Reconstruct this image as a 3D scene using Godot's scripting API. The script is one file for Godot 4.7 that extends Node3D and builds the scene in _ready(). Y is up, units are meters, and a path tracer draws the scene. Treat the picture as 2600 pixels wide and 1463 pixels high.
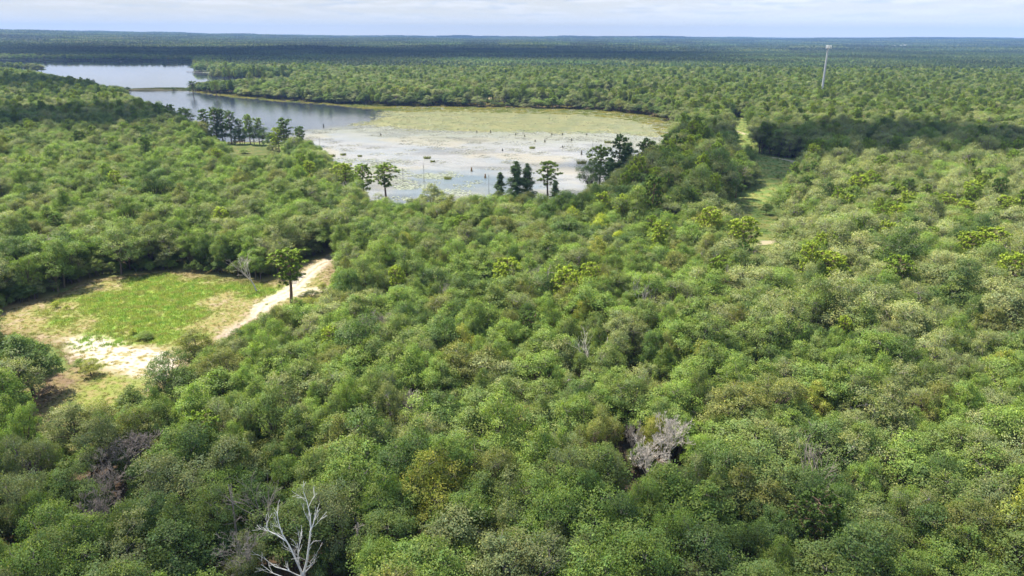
extends Node3D

# ---------------------------------------------------------------- places, in metres (x to the right, -z away, y up)
const WATER := -1.0
const EYE := 60.0
var GROVE := PackedVector2Array([Vector2(22.5, -266.4), Vector2(38.5, -331.7), Vector2(59.8, -350.2), Vector2(82.4, -385.4), Vector2(98.9, -401.6), Vector2(93.8, -333.2), Vector2(83.9, -283.8), Vector2(67.7, -240.0), Vector2(56.8, -222.5), Vector2(39.8, -198.0), Vector2(30.2, -211.7), Vector2(20.2, -221.8)])
var POND := PackedVector2Array([Vector2(-441.1, -831.1), Vector2(-412.1, -845.2), Vector2(-377.7, -859.9), Vector2(-329.7, -819.8), Vector2(-268.3, -768.4), Vector2(-206.3, -723.4), Vector2(-152.7, -691.3), Vector2(-105.9, -677.3), Vector2(-51.0, -675.9), Vector2(3.6, -666.8), Vector2(56.5, -654.3), Vector2(91.6, -627.6), Vector2(115.1, -590.4), Vector2(120.1, -546.0), Vector2(112.4, -502.8), Vector2(101.1, -461.8), Vector2(90.8, -423.5), Vector2(79.2, -393.5), Vector2(62.5, -363.5), Vector2(45.4, -325.4), Vector2(35.2, -298.4), Vector2(24.2, -285.5), Vector2(14.3, -280.0), Vector2(6.4, -277.7), Vector2(-4.5, -276.0), Vector2(-24.4, -272.8), Vector2(-43.9, -269.7), Vector2(-54.3, -268.1), Vector2(-60.6, -280.7), Vector2(-66.3, -304.6), Vector2(-75.7, -332.5), Vector2(-88.3, -363.1), Vector2(-103.0, -393.9), Vector2(-116.2, -423.6), Vector2(-128.6, -443.5), Vector2(-144.2, -446.6), Vector2(-158.1, -444.3), Vector2(-171.9, -442.1), Vector2(-186.6, -448.8), Vector2(-217.4, -502.2), Vector2(-272.6, -592.5), Vector2(-342.2, -690.4)])
var OPEN_WATER := PackedVector2Array([Vector2(-372.4, -847.6), Vector2(-310.5, -792.6), Vector2(-233.5, -735.9), Vector2(-159.1, -686.9), Vector2(-120.3, -646.2), Vector2(-115.1, -599.2), Vector2(-94.2, -570.2), Vector2(-115.9, -547.4), Vector2(-128.8, -526.6), Vector2(-143.4, -511.7), Vector2(-161.2, -493.2), Vector2(-164.3, -462.5), Vector2(-179.3, -449.0), Vector2(-217.4, -502.2), Vector2(-272.6, -592.5), Vector2(-342.2, -690.4), Vector2(-441.1, -831.1)])
var MARSH := PackedVector2Array([Vector2(-377.7, -859.9), Vector2(-327.8, -837.9), Vector2(-248.7, -785.2), Vector2(-160.1, -725.7), Vector2(-109.6, -701.8), Vector2(-52.5, -696.2), Vector2(3.7, -686.5), Vector2(58.1, -673.2), Vector2(94.6, -648.7), Vector2(120.7, -602.8), Vector2(124.3, -551.4), Vector2(109.1, -481.5), Vector2(100.3, -458.0), Vector2(95.4, -485.2), Vector2(101.8, -535.2), Vector2(84.5, -577.4), Vector2(52.5, -606.3), Vector2(3.4, -617.1), Vector2(-47.3, -624.9), Vector2(-97.6, -622.7), Vector2(-116.7, -635.7), Vector2(-157.3, -678.8), Vector2(-230.6, -726.7), Vector2(-306.5, -782.0)])
var PADS := PackedVector2Array([Vector2(-113.9, -639.3), Vector2(-50.2, -664.4), Vector2(3.6, -659.3), Vector2(55.9, -647.0), Vector2(90.6, -620.9), Vector2(114.0, -584.4), Vector2(117.0, -538.3), Vector2(103.1, -471.4), Vector2(88.4, -461.3), Vector2(70.9, -480.2), Vector2(42.3, -483.3), Vector2(2.7, -488.2), Vector2(-37.4, -491.1), Vector2(-64.9, -496.6), Vector2(-92.2, -513.6), Vector2(-122.0, -522.0), Vector2(-110.1, -581.1)])
var PADS_NEAR := PackedVector2Array([Vector2(-94.4, -380.6), Vector2(-60.9, -381.5), Vector2(-45.1, -354.9), Vector2(-17.3, -349.9), Vector2(-5.0, -305.9), Vector2(0.2, -276.1), Vector2(-24.4, -272.8), Vector2(-43.9, -269.7), Vector2(-54.3, -268.1), Vector2(-60.6, -280.7), Vector2(-66.3, -304.6), Vector2(-75.7, -332.5), Vector2(-88.3, -363.1)])
var LAKE := PackedVector2Array([Vector2(-2059.8, -1959.1), Vector2(-1639.2, -1951.0), Vector2(-1285.1, -1884.4), Vector2(-1184.4, -1866.8), Vector2(-1083.8, -1880.7), Vector2(-955.6, -1882.7), Vector2(-848.7, -1866.3), Vector2(-788.1, -1844.3), Vector2(-699.9, -1643.8), Vector2(-668.2, -1537.4), Vector2(-601.3, -1395.2), Vector2(-542.2, -1291.4), Vector2(-477.0, -1228.6), Vector2(-430.6, -1245.8), Vector2(-382.9, -1263.6), Vector2(-348.1, -1189.2), Vector2(-388.3, -1139.3), Vector2(-421.6, -1083.4), Vector2(-433.7, -1015.8), Vector2(-415.3, -950.0), Vector2(-397.5, -906.2), Vector2(-425.7, -893.8), Vector2(-468.5, -884.2), Vector2(-498.2, -899.7), Vector2(-538.2, -957.5), Vector2(-581.4, -1023.1), Vector2(-660.7, -1117.4), Vector2(-765.0, -1229.6), Vector2(-859.2, -1337.1), Vector2(-948.2, -1429.9), Vector2(-1024.6, -1498.1), Vector2(-1413.7, -1679.8)])
var CLEARING := PackedVector2Array([Vector2(-118.4, -147.1), Vector2(-115.3, -155.8), Vector2(-111.4, -163.1), Vector2(-109.4, -175.1), Vector2(-100.9, -180.4), Vector2(-91.6, -183.3), Vector2(-75.8, -178.1), Vector2(-64.1, -174.4), Vector2(-60.8, -176.7), Vector2(-59.3, -188.0), Vector2(-56.6, -196.3), Vector2(-51.9, -200.3), Vector2(-49.3, -194.4), Vector2(-47.7, -181.8), Vector2(-44.1, -170.7), Vector2(-42.9, -166.3), Vector2(-46.9, -162.8), Vector2(-50.9, -158.4), Vector2(-53.3, -152.7), Vector2(-55.8, -149.0), Vector2(-58.6, -142.1), Vector2(-59.4, -135.2), Vector2(-62.9, -131.8), Vector2(-61.7, -123.6), Vector2(-63.2, -118.6), Vector2(-62.2, -112.4), Vector2(-63.2, -106.8), Vector2(-66.5, -105.4), Vector2(-69.9, -102.2), Vector2(-74.7, -101.5), Vector2(-80.1, -104.0), Vector2(-83.8, -110.8), Vector2(-85.0, -118.4), Vector2(-84.8, -124.2), Vector2(-92.8, -132.4), Vector2(-102.3, -138.4), Vector2(-108.6, -140.5)])
var GREEN := PackedVector2Array([Vector2(-98.8, -149.7), Vector2(-101.9, -166.9), Vector2(-93.8, -181.2), Vector2(-75.5, -177.5), Vector2(-62.8, -173.5), Vector2(-61.4, -166.0), Vector2(-71.1, -165.9), Vector2(-75.4, -157.6), Vector2(-74.0, -150.0), Vector2(-70.6, -136.7), Vector2(-77.6, -134.2), Vector2(-88.2, -138.6)])
var SAND := PackedVector2Array([Vector2(-96.7, -137.4), Vector2(-92.5, -141.7), Vector2(-85.4, -141.2), Vector2(-77.2, -136.6), Vector2(-69.9, -135.1), Vector2(-62.1, -129.9), Vector2(-60.0, -119.4), Vector2(-64.7, -115.4), Vector2(-69.7, -116.9), Vector2(-78.1, -121.7), Vector2(-86.5, -123.3)])
var GLADE := PackedVector2Array([Vector2(170.3, -571.4), Vector2(182.4, -580.6), Vector2(163.0, -507.5), Vector2(152.1, -455.9), Vector2(134.9, -398.4), Vector2(137.1, -388.7), Vector2(145.1, -378.2), Vector2(150.8, -363.4), Vector2(140.9, -340.5), Vector2(129.2, -331.9), Vector2(118.1, -303.7), Vector2(106.4, -287.1), Vector2(98.2, -265.3), Vector2(94.9, -249.4), Vector2(88.0, -229.9), Vector2(87.7, -220.0), Vector2(82.2, -209.9), Vector2(74.3, -211.6), Vector2(78.0, -227.2), Vector2(73.9, -240.4), Vector2(70.7, -249.0), Vector2(78.8, -268.3), Vector2(89.6, -279.2), Vector2(100.0, -294.9), Vector2(112.5, -331.5), Vector2(122.3, -359.1), Vector2(123.0, -377.6), Vector2(129.4, -420.9), Vector2(135.9, -464.8), Vector2(152.4, -518.7)])
var MEADOW := PackedVector2Array([Vector2(-165.5, -404.4), Vector2(-156.7, -413.8), Vector2(-133.7, -413.0), Vector2(-123.8, -410.2), Vector2(-120.9, -392.5), Vector2(-126.0, -381.3), Vector2(-134.7, -375.8), Vector2(-145.9, -378.1), Vector2(-155.1, -385.9)])
var FARFIELD := PackedVector2Array([Vector2(-65.9, -766.6), Vector2(-17.5, -812.6), Vector2(48.1, -816.4), Vector2(117.0, -808.9), Vector2(153.3, -794.4), Vector2(137.1, -728.9), Vector2(82.0, -726.0), Vector2(23.9, -741.7), Vector2(-15.9, -739.6)])
var SHORESAND := PackedVector2Array([Vector2(-331.7, -955.3), Vector2(-319.5, -980.9), Vector2(-291.7, -958.1), Vector2(-290.4, -905.0), Vector2(-307.0, -896.7)])
var ROADS := [[Vector2(-59.4, -135.2), Vector2(-59.5, -142.1), Vector2(-57.1, -150.2), Vector2(-58.2, -157.8), Vector2(-55.8, -163.8), Vector2(-51.0, -167.6), Vector2(-44.2, -169.8)], [Vector2(-57.4, -162.7), Vector2(-54.8, -170.5), Vector2(-54.4, -180.1), Vector2(-53.5, -188.8), Vector2(-51.0, -195.6), Vector2(-52.4, -205.3)]]
var TRACKS := [[Vector2(137.3, -385.9), Vector2(142.8, -371.8), Vector2(143.4, -347.1)], [Vector2(153.3, -502.7), Vector2(154.1, -485.4)], [Vector2(74.9, -251.5), Vector2(81.7, -251.6)], [Vector2(75.1, -212.0), Vector2(80.4, -215.3), Vector2(84.9, -218.1)]]
# x, z, height, crown radius, shape (0 round, 1 open and tall, 2 cedar), tone, label
const PINES := [
	[-51.84, -157.74, 14.50, 4.30, 1.00, 1.00, "lone spindly pine standing on the white sandy track beside the grassy clearing"],
	[-0.89, -151.96, 14.50, 3.40, 0.00, 0.00, "flat topped bright yellow-green pine, left one of the close pair above centre"],
	[11.50, -145.03, 14.50, 3.20, 0.00, 0.00, "bright yellow-green pine, middle one just right of the flat topped pine above centre"],
	[17.03, -149.96, 14.00, 2.60, 0.00, 0.00, "smaller bright pine squeezed against the right of the pair above centre"],
	[-25.79, -151.69, 12.50, 1.90, 0.00, 0.00, "slim bright pine beside the bare ground right of the sandy track"],
	[-32.86, -119.67, 11.00, 1.80, 0.00, 0.00, "small yellow-green pine poking out below the track's bend"],
	[55.33, -196.41, 16.00, 3.40, 0.00, 0.00, "rounded light green pine below the right-hand grass glade"],
	[61.19, -182.73, 16.50, 4.20, 0.00, 0.00, "broad domed light green pine overlooking the pale sand bank of the glade"],
	[72.61, -157.12, 14.50, 4.60, 0.00, 0.00, "wide flat yellow pine below the sand bank right of centre"],
	[85.22, -150.51, 16.00, 3.40, 0.00, 1.00, "dusky olive pine with its trunk showing, right of the wide yellow pine"],
	[118.91, -171.53, 17.00, 4.40, 0.00, 0.00, "very broad pale yellow pine near the right edge"],
	[109.64, -149.31, 17.00, 3.60, 0.00, 0.00, "knobbly yellow pine cut by the right edge, its dead lower limbs showing"],
	[111.13, -202.64, 15.50, 3.60, 0.00, 0.00, "feathery yellow-green pine behind the dusky olive pine"],
	[63.46, -127.30, 10.50, 1.50, 0.00, 0.00, "tiny bright pine tip in the right-hand oak canopy"],
	[118.81, -243.72, 17.00, 4.40, 0.00, 0.00, "large upright yellow-green pine standing right of the glade with dark gap beneath"],
	[195.32, -296.55, 15.00, 5.00, 0.00, 1.00, "wide fresh green pine dome right of the leaning grey snag"],
	[143.57, -309.28, 14.00, 4.40, 0.00, 1.00, "low domed green pine on the slope behind the glade"],
	[95.92, -239.48, 14.00, 4.20, 0.00, 1.00, "dark domed pine bordering the glade's right bank"],
	[151.73, -233.92, 17.00, 3.80, 0.00, 0.00, "tall yellow-green pine below the grey snag on the right"],
	[150.26, -215.18, 16.00, 3.60, 0.00, 0.00, "yellow-green pine touching the right edge below the middle"],
	[138.45, -226.18, 14.00, 3.60, 0.00, 0.00, "pale yellow pine crown between the tall pines on the right"],
	[48.18, -236.83, 17.00, 3.60, 0.00, 1.00, "olive green pine dome in the dark grove by the pond's lower right"],
	[58.14, -227.49, 15.00, 3.00, 0.00, 1.00, "small olive pine at the right foot of the dark pondside grove"],
	[49.87, -267.58, 16.00, 3.00, 0.00, 2.00, "dark pine half buried in the grove at the pond's lower right shore"],
	[117.37, -281.66, 14.00, 4.00, 0.00, 2.00, "dark spreading pine hanging over the glade's sandy track end"],
	[-55.32, -265.53, 17.00, 4.30, 1.00, 1.00, "tall slim pine with a bare trunk against the pond's near edge"],
	[-48.24, -271.15, 16.50, 4.90, 1.00, 1.00, "leafier pine right beside the tall slim pondside pine"],
	[-64.68, -275.78, 15.00, 4.60, 1.00, 0.00, "pale green pine left of the tall slim pondside pine"],
	[13.89, -273.81, 17.00, 4.60, 1.00, 1.00, "solitary oval pine on the pond's near shore, right of the cedar clump"],
	[1.35, -266.65, 17.00, 4.60, 2.00, 2.00, "larger dark cedar of the clump jutting into the pond"],
	[5.56, -268.77, 16.00, 3.50, 2.00, 2.00, "pointed dark cedar just right of the larger cedar at the pond"],
	[-4.58, -265.19, 13.00, 3.00, 2.00, 2.00, "narrow dark cedar on the left end of the pondside clump"],
	[15.78, -263.60, 10.00, 2.40, 2.00, 2.00, "short dark cedar at the foot of the solitary oval pine"],
	[35.15, -289.11, 20.70, 4.80, 1.00, 1.00, "feathery pine at the left front of the pondside grove"],
	[42.99, -292.44, 24.40, 4.50, 1.00, 2.00, "tallest open pine of the grove on the pond's lower right shore"],
	[46.19, -287.79, 20.70, 5.00, 2.00, 2.00, "broad dark cedar right of the tallest grove pine"],
	[54.29, -295.91, 22.00, 4.50, 1.00, 2.00, "second tall pine of the grove, right of the broad cedar"],
	[66.59, -309.78, 22.00, 4.50, 1.00, 2.00, "dark open pine at the right end of the grove before the marsh"],
	[38.22, -281.56, 15.90, 4.50, 2.00, 2.00, "low dark cedar under the tallest grove pine"],
	[-178.45, -423.42, 21.00, 3.90, 1.00, 2.00, "leftmost tall pine of the row on the pond's left shore"],
	[-171.52, -420.40, 22.00, 4.10, 1.00, 2.00, "tallest pine in the row on the pond's left shore"],
	[-168.52, -422.11, 21.00, 3.40, 1.00, 2.00, "thin pine leaning on the tallest in the left shore row"],
	[-162.58, -419.08, 20.00, 3.90, 1.00, 2.00, "drooping dark pine in the middle of the left shore row"],
	[-158.19, -420.81, 15.00, 2.80, 1.00, 2.00, "short ragged pine in the left shore row's gap"],
	[-150.99, -417.84, 18.00, 3.40, 1.00, 1.00, "light open pine near the right end of the left shore row"],
	[-146.34, -419.57, 16.00, 3.00, 1.00, 1.00, "sparse wispy pine at the right end of the left shore row"],
	[-200.42, -446.74, 19.00, 4.60, 1.00, 1.00, "broad leafy pine left of the row on the pond's left shore"],
	[-219.28, -468.83, 19.00, 5.10, 1.00, 1.00, "bushy tall tree where the dark wood meets the open water"],
	[-117.82, -375.85, 21.00, 4.40, 1.00, 2.00, "round headed dark pine on the point beside the left meadow"],
	[-108.96, -373.53, 17.00, 3.90, 1.00, 2.00, "leaning dark pine at the pond side of the left meadow point"],
	[-120.30, -373.22, 16.00, 3.90, 0.00, 0.00, "yellow-green pine below the round headed pine on the point"],
	[-108.73, -351.81, 11.00, 2.60, 2.00, 1.00, "pale pointed conifer low on the meadow point"],
	[-465.92, -799.27, 15.00, 4.20, 1.00, 2.00, "solitary flat crowned pine on the bank between lake and forest"],
	[-508.87, -832.10, 12.00, 4.50, 1.00, 2.00, "low pine left of the solitary bank pine by the lake"],
	[-314.17, -785.83, 17.00, 5.00, 0.00, 1.00, "round yellow-topped tree at the dam's right end"],
	[-347.78, -806.14, 15.00, 5.00, 1.00, 2.00, "dark bushy pine on the dam's right end by the lake"],
]
# x, z, height, spread, shape (0 forked, 1 twiggy, 2 pole with stubs), tone, label
const SNAGS := [
	[-23.23, -65.05, 13.50, 3.20, 0.00, 0.00, "large forked silver snag with bare upswept limbs at the bottom edge"],
	[-32.62, -70.85, 11.00, 1.50, 2.00, 0.00, "thin bleached dead trunk behind and left of the large forked snag"],
	[-29.19, -70.50, 11.00, 1.70, 0.00, 0.00, "crooked bleached snag between the thin dead trunk and the large fork"],
	[-29.51, -64.88, 9.50, 2.60, 1.00, 1.00, "half dead tree with grey twigs and mossy tufts left of the large fork"],
	[-51.92, -84.86, 10.00, 3.20, 1.00, 0.00, "wide flat crown of bare grey twigs at lower left"],
	[-52.12, -78.41, 9.50, 2.60, 1.00, 0.00, "grey bare branched tree below the wide twiggy crown at lower left"],
	[-49.82, -72.86, 9.00, 2.20, 1.00, 0.00, "bare purple-grey twig crown lowest of the three at lower left"],
	[-19.69, -69.11, 9.00, 1.00, 2.00, 0.00, "small bundle of bare upright stems right of the large forked snag"],
	[-17.24, -66.68, 9.00, 0.90, 2.00, 0.00, "slanting bare stems peeping through oaks right of the upright bundle"],
	[18.21, -82.33, 11.00, 2.30, 1.00, 2.00, "bright white bushy dead crown in the lower right canopy"],
	[22.20, -87.02, 11.50, 2.00, 1.00, 2.00, "second smaller white dead crown just above the bright white one"],
	[17.29, -89.35, 10.00, 1.20, 1.00, 1.00, "faint grey twigs left of the smaller white dead crown"],
	[39.08, -79.55, 10.50, 1.60, 0.00, 0.00, "grey spiky bare treetop right of the white dead crowns"],
	[-14.93, -97.09, 10.00, 2.30, 1.00, 1.00, "dome of grey twigs low in the middle left canopy"],
	[28.26, -143.60, 10.50, 1.20, 0.00, 2.00, "small white bare treetop in the bright canopy right of centre"],
	[13.72, -114.93, 10.30, 1.20, 0.00, 2.00, "white leaning twigs in the canopy right of centre"],
	[37.55, -141.51, 10.30, 1.40, 1.00, 1.00, "grey-white twig tuft right of the small white treetop"],
	[5.31, -154.00, 12.00, 1.60, 1.00, 1.00, "grey bare crown wedged between the two bright pines above centre"],
	[7.87, -147.94, 13.00, 1.20, 2.00, 0.00, "thin bare pole standing between the two bright pines"],
	[-14.74, -147.39, 10.00, 1.60, 1.00, 1.00, "grey bare tree left of the flat topped bright pine"],
	[-25.64, -132.03, 9.50, 1.80, 1.00, 1.00, "grey twiggy tree beside the bare pink ground left of centre"],
	[-29.64, -129.48, 9.50, 2.00, 1.00, 1.00, "grey-tipped bush crown left of the bare pink ground"],
	[48.10, -153.56, 11.00, 3.00, 0.00, 1.00, "big branched half dead oak with pale limbs below the domed pine"],
	[56.86, -167.09, 11.00, 2.00, 0.00, 0.00, "bare grey-white limbs right of the big half dead oak"],
	[71.25, -128.62, 10.00, 2.60, 1.00, 0.00, "sprawling purple-grey bare crown in the right canopy"],
	[41.39, -132.83, 10.00, 1.40, 0.00, 1.00, "thin pale dead stems left of the tiny bright pine tip"],
	[178.93, -284.42, 14.00, 2.00, 0.00, 2.00, "leaning grey snag with crooked limbs on the right"],
	[78.97, -269.70, 17.00, 2.20, 2.00, 0.00, "tall bare pine trunk with stub branches left of the glade"],
	[-63.25, -167.89, 10.00, 2.80, 0.00, 2.00, "leaning bare white tree at the clearing's far edge"],
	[-170.91, -321.96, 11.00, 3.40, 1.00, 1.00, "grey twiggy crown among the oaks near the left edge"],
	[-89.28, -189.43, 10.00, 2.20, 1.00, 1.00, "grey bare topped tree behind the clearing's far edge"],
	[-125.15, -184.85, 10.00, 3.20, 1.00, 1.00, "broad grey twig crown at the left edge behind the clearing"],
	[160.72, -281.37, 12.00, 4.50, 1.00, 1.00, "broad pale grey leafless crown on the right slope"],
	[152.57, -687.78, 13.00, 4.50, 1.00, 0.00, "large grey leafless crown beyond the pond's right end"],
	[60.44, -862.12, 14.00, 3.80, 1.00, 1.00, "grey-headed tree in the far shore wood"],
	[162.76, -420.21, 12.00, 3.60, 1.00, 0.00, "grey crown at the top of the dark bank above the glade"],
	[150.14, -419.76, 12.00, 3.20, 1.00, 0.00, "left grey crown at the top of the dark bank above the glade"],
	[119.79, -446.58, 10.00, 4.00, 1.00, 0.00, "purple-grey leafless thicket left of the glade's head"],
	[93.51, -294.28, 12.00, 3.00, 1.00, 0.00, "purple-grey bare tree on the glade's left bank"],
	[-184.39, -894.39, 14.00, 3.20, 0.00, 2.00, "white dead tree standing at the far shore wood's edge"],
	[-5.69, -221.36, 9.00, 2.00, 0.00, 1.00, "pale bare tree with rusty tips below the cedar clump"],
	[-58.93, -251.47, 10.00, 2.60, 0.00, 2.00, "bare white branches by the pond below the pale green pine"],
]
# x, z, height, crown radius, tone, label
const BROADS := [
	[220.37, -465.04, 13.50, 6.50, 7.00, "rusty red-brown dying tree in the dark green slope on the right"],
	[24.90, -201.44, 12.00, 3.40, 6.00, "lime green tree with pointed tips in front of the dark grove"],
	[28.79, -188.53, 11.00, 2.60, 6.00, "second lime green tree in front of the dark grove"],
	[17.86, -213.44, 11.00, 3.00, 6.00, "lime green crown behind the pointed lime tree"],
	[92.03, -161.38, 10.00, 2.00, 6.00, "light lime crown beside the dusky olive pine"],
	[-84.05, -112.80, 11.00, 5.50, 2.00, "big dark oak at the left edge standing over the brown hollow"],
	[-82.32, -105.76, 10.00, 4.50, 1.00, "grey-green oak in front of the big dark oak at the left edge"],
	[-57.88, -119.92, 10.00, 4.00, 3.00, "shaggy grey-green oak between the clearing and the lower wood"],
	[-56.70, -107.46, 10.00, 4.20, 2.00, "dark oak hanging over the white sand at the clearing's foot"],
	[-49.40, -110.55, 10.00, 4.20, 3.00, "dusky oak on the corner below the sandy track"],
	[-29.92, -113.37, 10.00, 4.00, 3.00, "dark rounded oak right of the small yellow-green pine"],
	[105.11, -434.74, 13.00, 6.00, 2.00, "big dark tree on the pond's right shore, tallest above the marsh"],
	[92.88, -349.04, 12.00, 5.00, 3.00, "rounded dark oak left of the glade with its dusky dome"],
	[-62.47, -96.37, 8.00, 3.80, 3.00, "olive oak at the foot of the clearing beside the brown hollow"],
	[-65.43, -94.24, 8.50, 3.80, 1.00, "grey-green oak below the brown hollow at the clearing's foot"],
	[-59.98, -100.34, 8.00, 3.40, 0.00, "green oak overhanging the clearing's lower right end"],
	[-5.37, -247.34, 9.00, 4.00, 1.00, "grey-green oak at the left foot of the cedar clump"],
	[-0.13, -244.90, 10.00, 4.20, 2.00, "dark oak tucked beneath the larger cedar"],
	[6.05, -246.29, 9.00, 4.00, 3.00, "dusky oak at the right foot of the cedar clump"],
	[14.29, -245.93, 7.00, 3.40, 4.00, "pale low oak below the solitary oval pine"],
	[-45.70, -243.51, 8.00, 4.00, 1.00, "grey-green oak below the leafier pondside pine"],
	[-66.86, -267.73, 11.00, 4.60, 1.00, "grey oak on the bank left of the pale green pine"],
	[-55.45, -251.54, 9.00, 4.40, 4.00, "pale rounded oak at the foot of the tall slim pondside pine"],
	[-99.44, -339.81, 12.00, 5.00, 2.00, "dark oak massed behind the leaning pine of the meadow point"],
	[-107.12, -347.02, 12.00, 4.80, 2.00, "dark oak between the two pines of the meadow point"],
	[-131.31, -396.11, 10.00, 4.60, 2.00, "dark oak closing the left shore row at the water"],
	[-179.10, -416.34, 14.00, 6.00, 3.00, "broad dusky oak left of the left shore row"],
	[-213.50, -477.89, 14.00, 6.00, 1.00, "broad oak standing at the dark wood's end by open water"],
	[-266.56, -552.98, 13.00, 6.00, 0.00, "green oak on the dark wood's outer edge by open water"],
	[31.03, -283.77, 15.00, 5.00, 2.00, "dark oak heading the grove beside the feathery pine"],
	[46.47, -293.11, 15.00, 5.60, 2.00, "great dark oak in the heart of the pondside grove"],
	[66.24, -303.13, 15.00, 5.60, 2.00, "great dark oak on the right flank of the pondside grove"],
	[45.18, -239.58, 14.00, 5.40, 2.00, "dark oak at the near side of the pondside grove"],
	[31.67, -237.70, 13.00, 5.00, 2.00, "dark oak under the feathery pine at the pond"],
	[-27.68, -247.43, 11.00, 5.20, 4.00, "pale domed oak rising against the pond's near shore"],
]
# x, z, height, shape (0 pole, 1 stump, 2 tussock), label
# x, z, height, radius, tone, label
const SHRUBS := [
	[-180.67, -426.64, 8.70, 3.60, 2.00, "dark bush under the leftmost tall pine of the left shore row"],
	[-172.20, -420.38, 9.40, 4.10, 2.00, "dark bush at the foot of the tallest left shore pine"],
	[-167.99, -423.75, 10.20, 4.30, 2.00, "dense dark bush between the tall left shore pines"],
	[-160.32, -419.15, 8.70, 4.10, 2.00, "dark thicket under the drooping pine of the left shore row"],
	[-155.47, -420.90, 8.70, 3.80, 2.00, "low dark bush in the gap of the left shore row"],
	[-148.96, -417.90, 10.20, 4.10, 2.00, "tall dark bush near the right end of the left shore row"],
	[-143.56, -418.07, 9.40, 3.80, 2.00, "last dark bush at the right end of the left shore row"],
	[-128.48, -386.18, 6.00, 3.40, 1.00, "grey-green bush at the meadow's right edge"],
	[-112.53, -369.64, 8.00, 4.20, 2.00, "dark spreading bush at the tip of the meadow point"],
	[-103.51, -366.16, 7.00, 3.80, 2.00, "dark bush reaching the pale water on the meadow point"],
	[-97.37, -357.90, 5.50, 3.00, 3.00, "olive bush on the outermost bank of the meadow point"],
	[-143.51, -385.75, 2.40, 3.40, 5.00, "bright green low bush spreading across the left meadow"],
	[-105.97, -155.94, 1.60, 0.90, 6.00, "small bright sapling on the clearing's left sand"],
	[-102.62, -154.45, 1.30, 0.70, 6.00, "smaller bright sapling right of the first on the clearing's left sand"],
	[-76.44, -137.85, 1.70, 1.90, 5.00, "vivid green low bush at the lower edge of the clearing's grass"],
	[-79.93, -139.91, 1.50, 0.80, 6.00, "thin bright sapling left of the vivid low bush in the clearing"],
	[-78.28, -120.69, 3.00, 1.90, 8.00, "yellow-green feathery bush at the clearing's lower left mouth"],
	[-81.67, -123.17, 2.20, 1.20, 5.00, "little green bush left of the feathery yellow-green bush"],
	[-47.72, -159.80, 3.20, 2.20, 4.00, "pale grey bush on the near side of the sandy track"],
	[-46.65, -166.75, 2.60, 1.60, 8.00, "small yellowish bush on the sandy track's verge"],
	[91.19, -252.41, 4.00, 2.20, 2.00, "lone dark bush in the lower glade"],
	[119.32, -321.07, 2.20, 1.40, 5.00, "low green tuft bush in the middle of the glade"],
	[-366.79, -840.72, 5.00, 3.60, 2.00, "round dark bush on the dam's right part"],
	[-395.25, -864.49, 3.50, 2.60, 2.00, "small bush standing on the dam"],
	[-443.17, -855.00, 4.00, 3.60, 2.00, "dark bush on the dam's left part"],
	[-451.96, -854.46, 3.50, 3.20, 2.00, "second dark bush on the dam's left part"],
]
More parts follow.
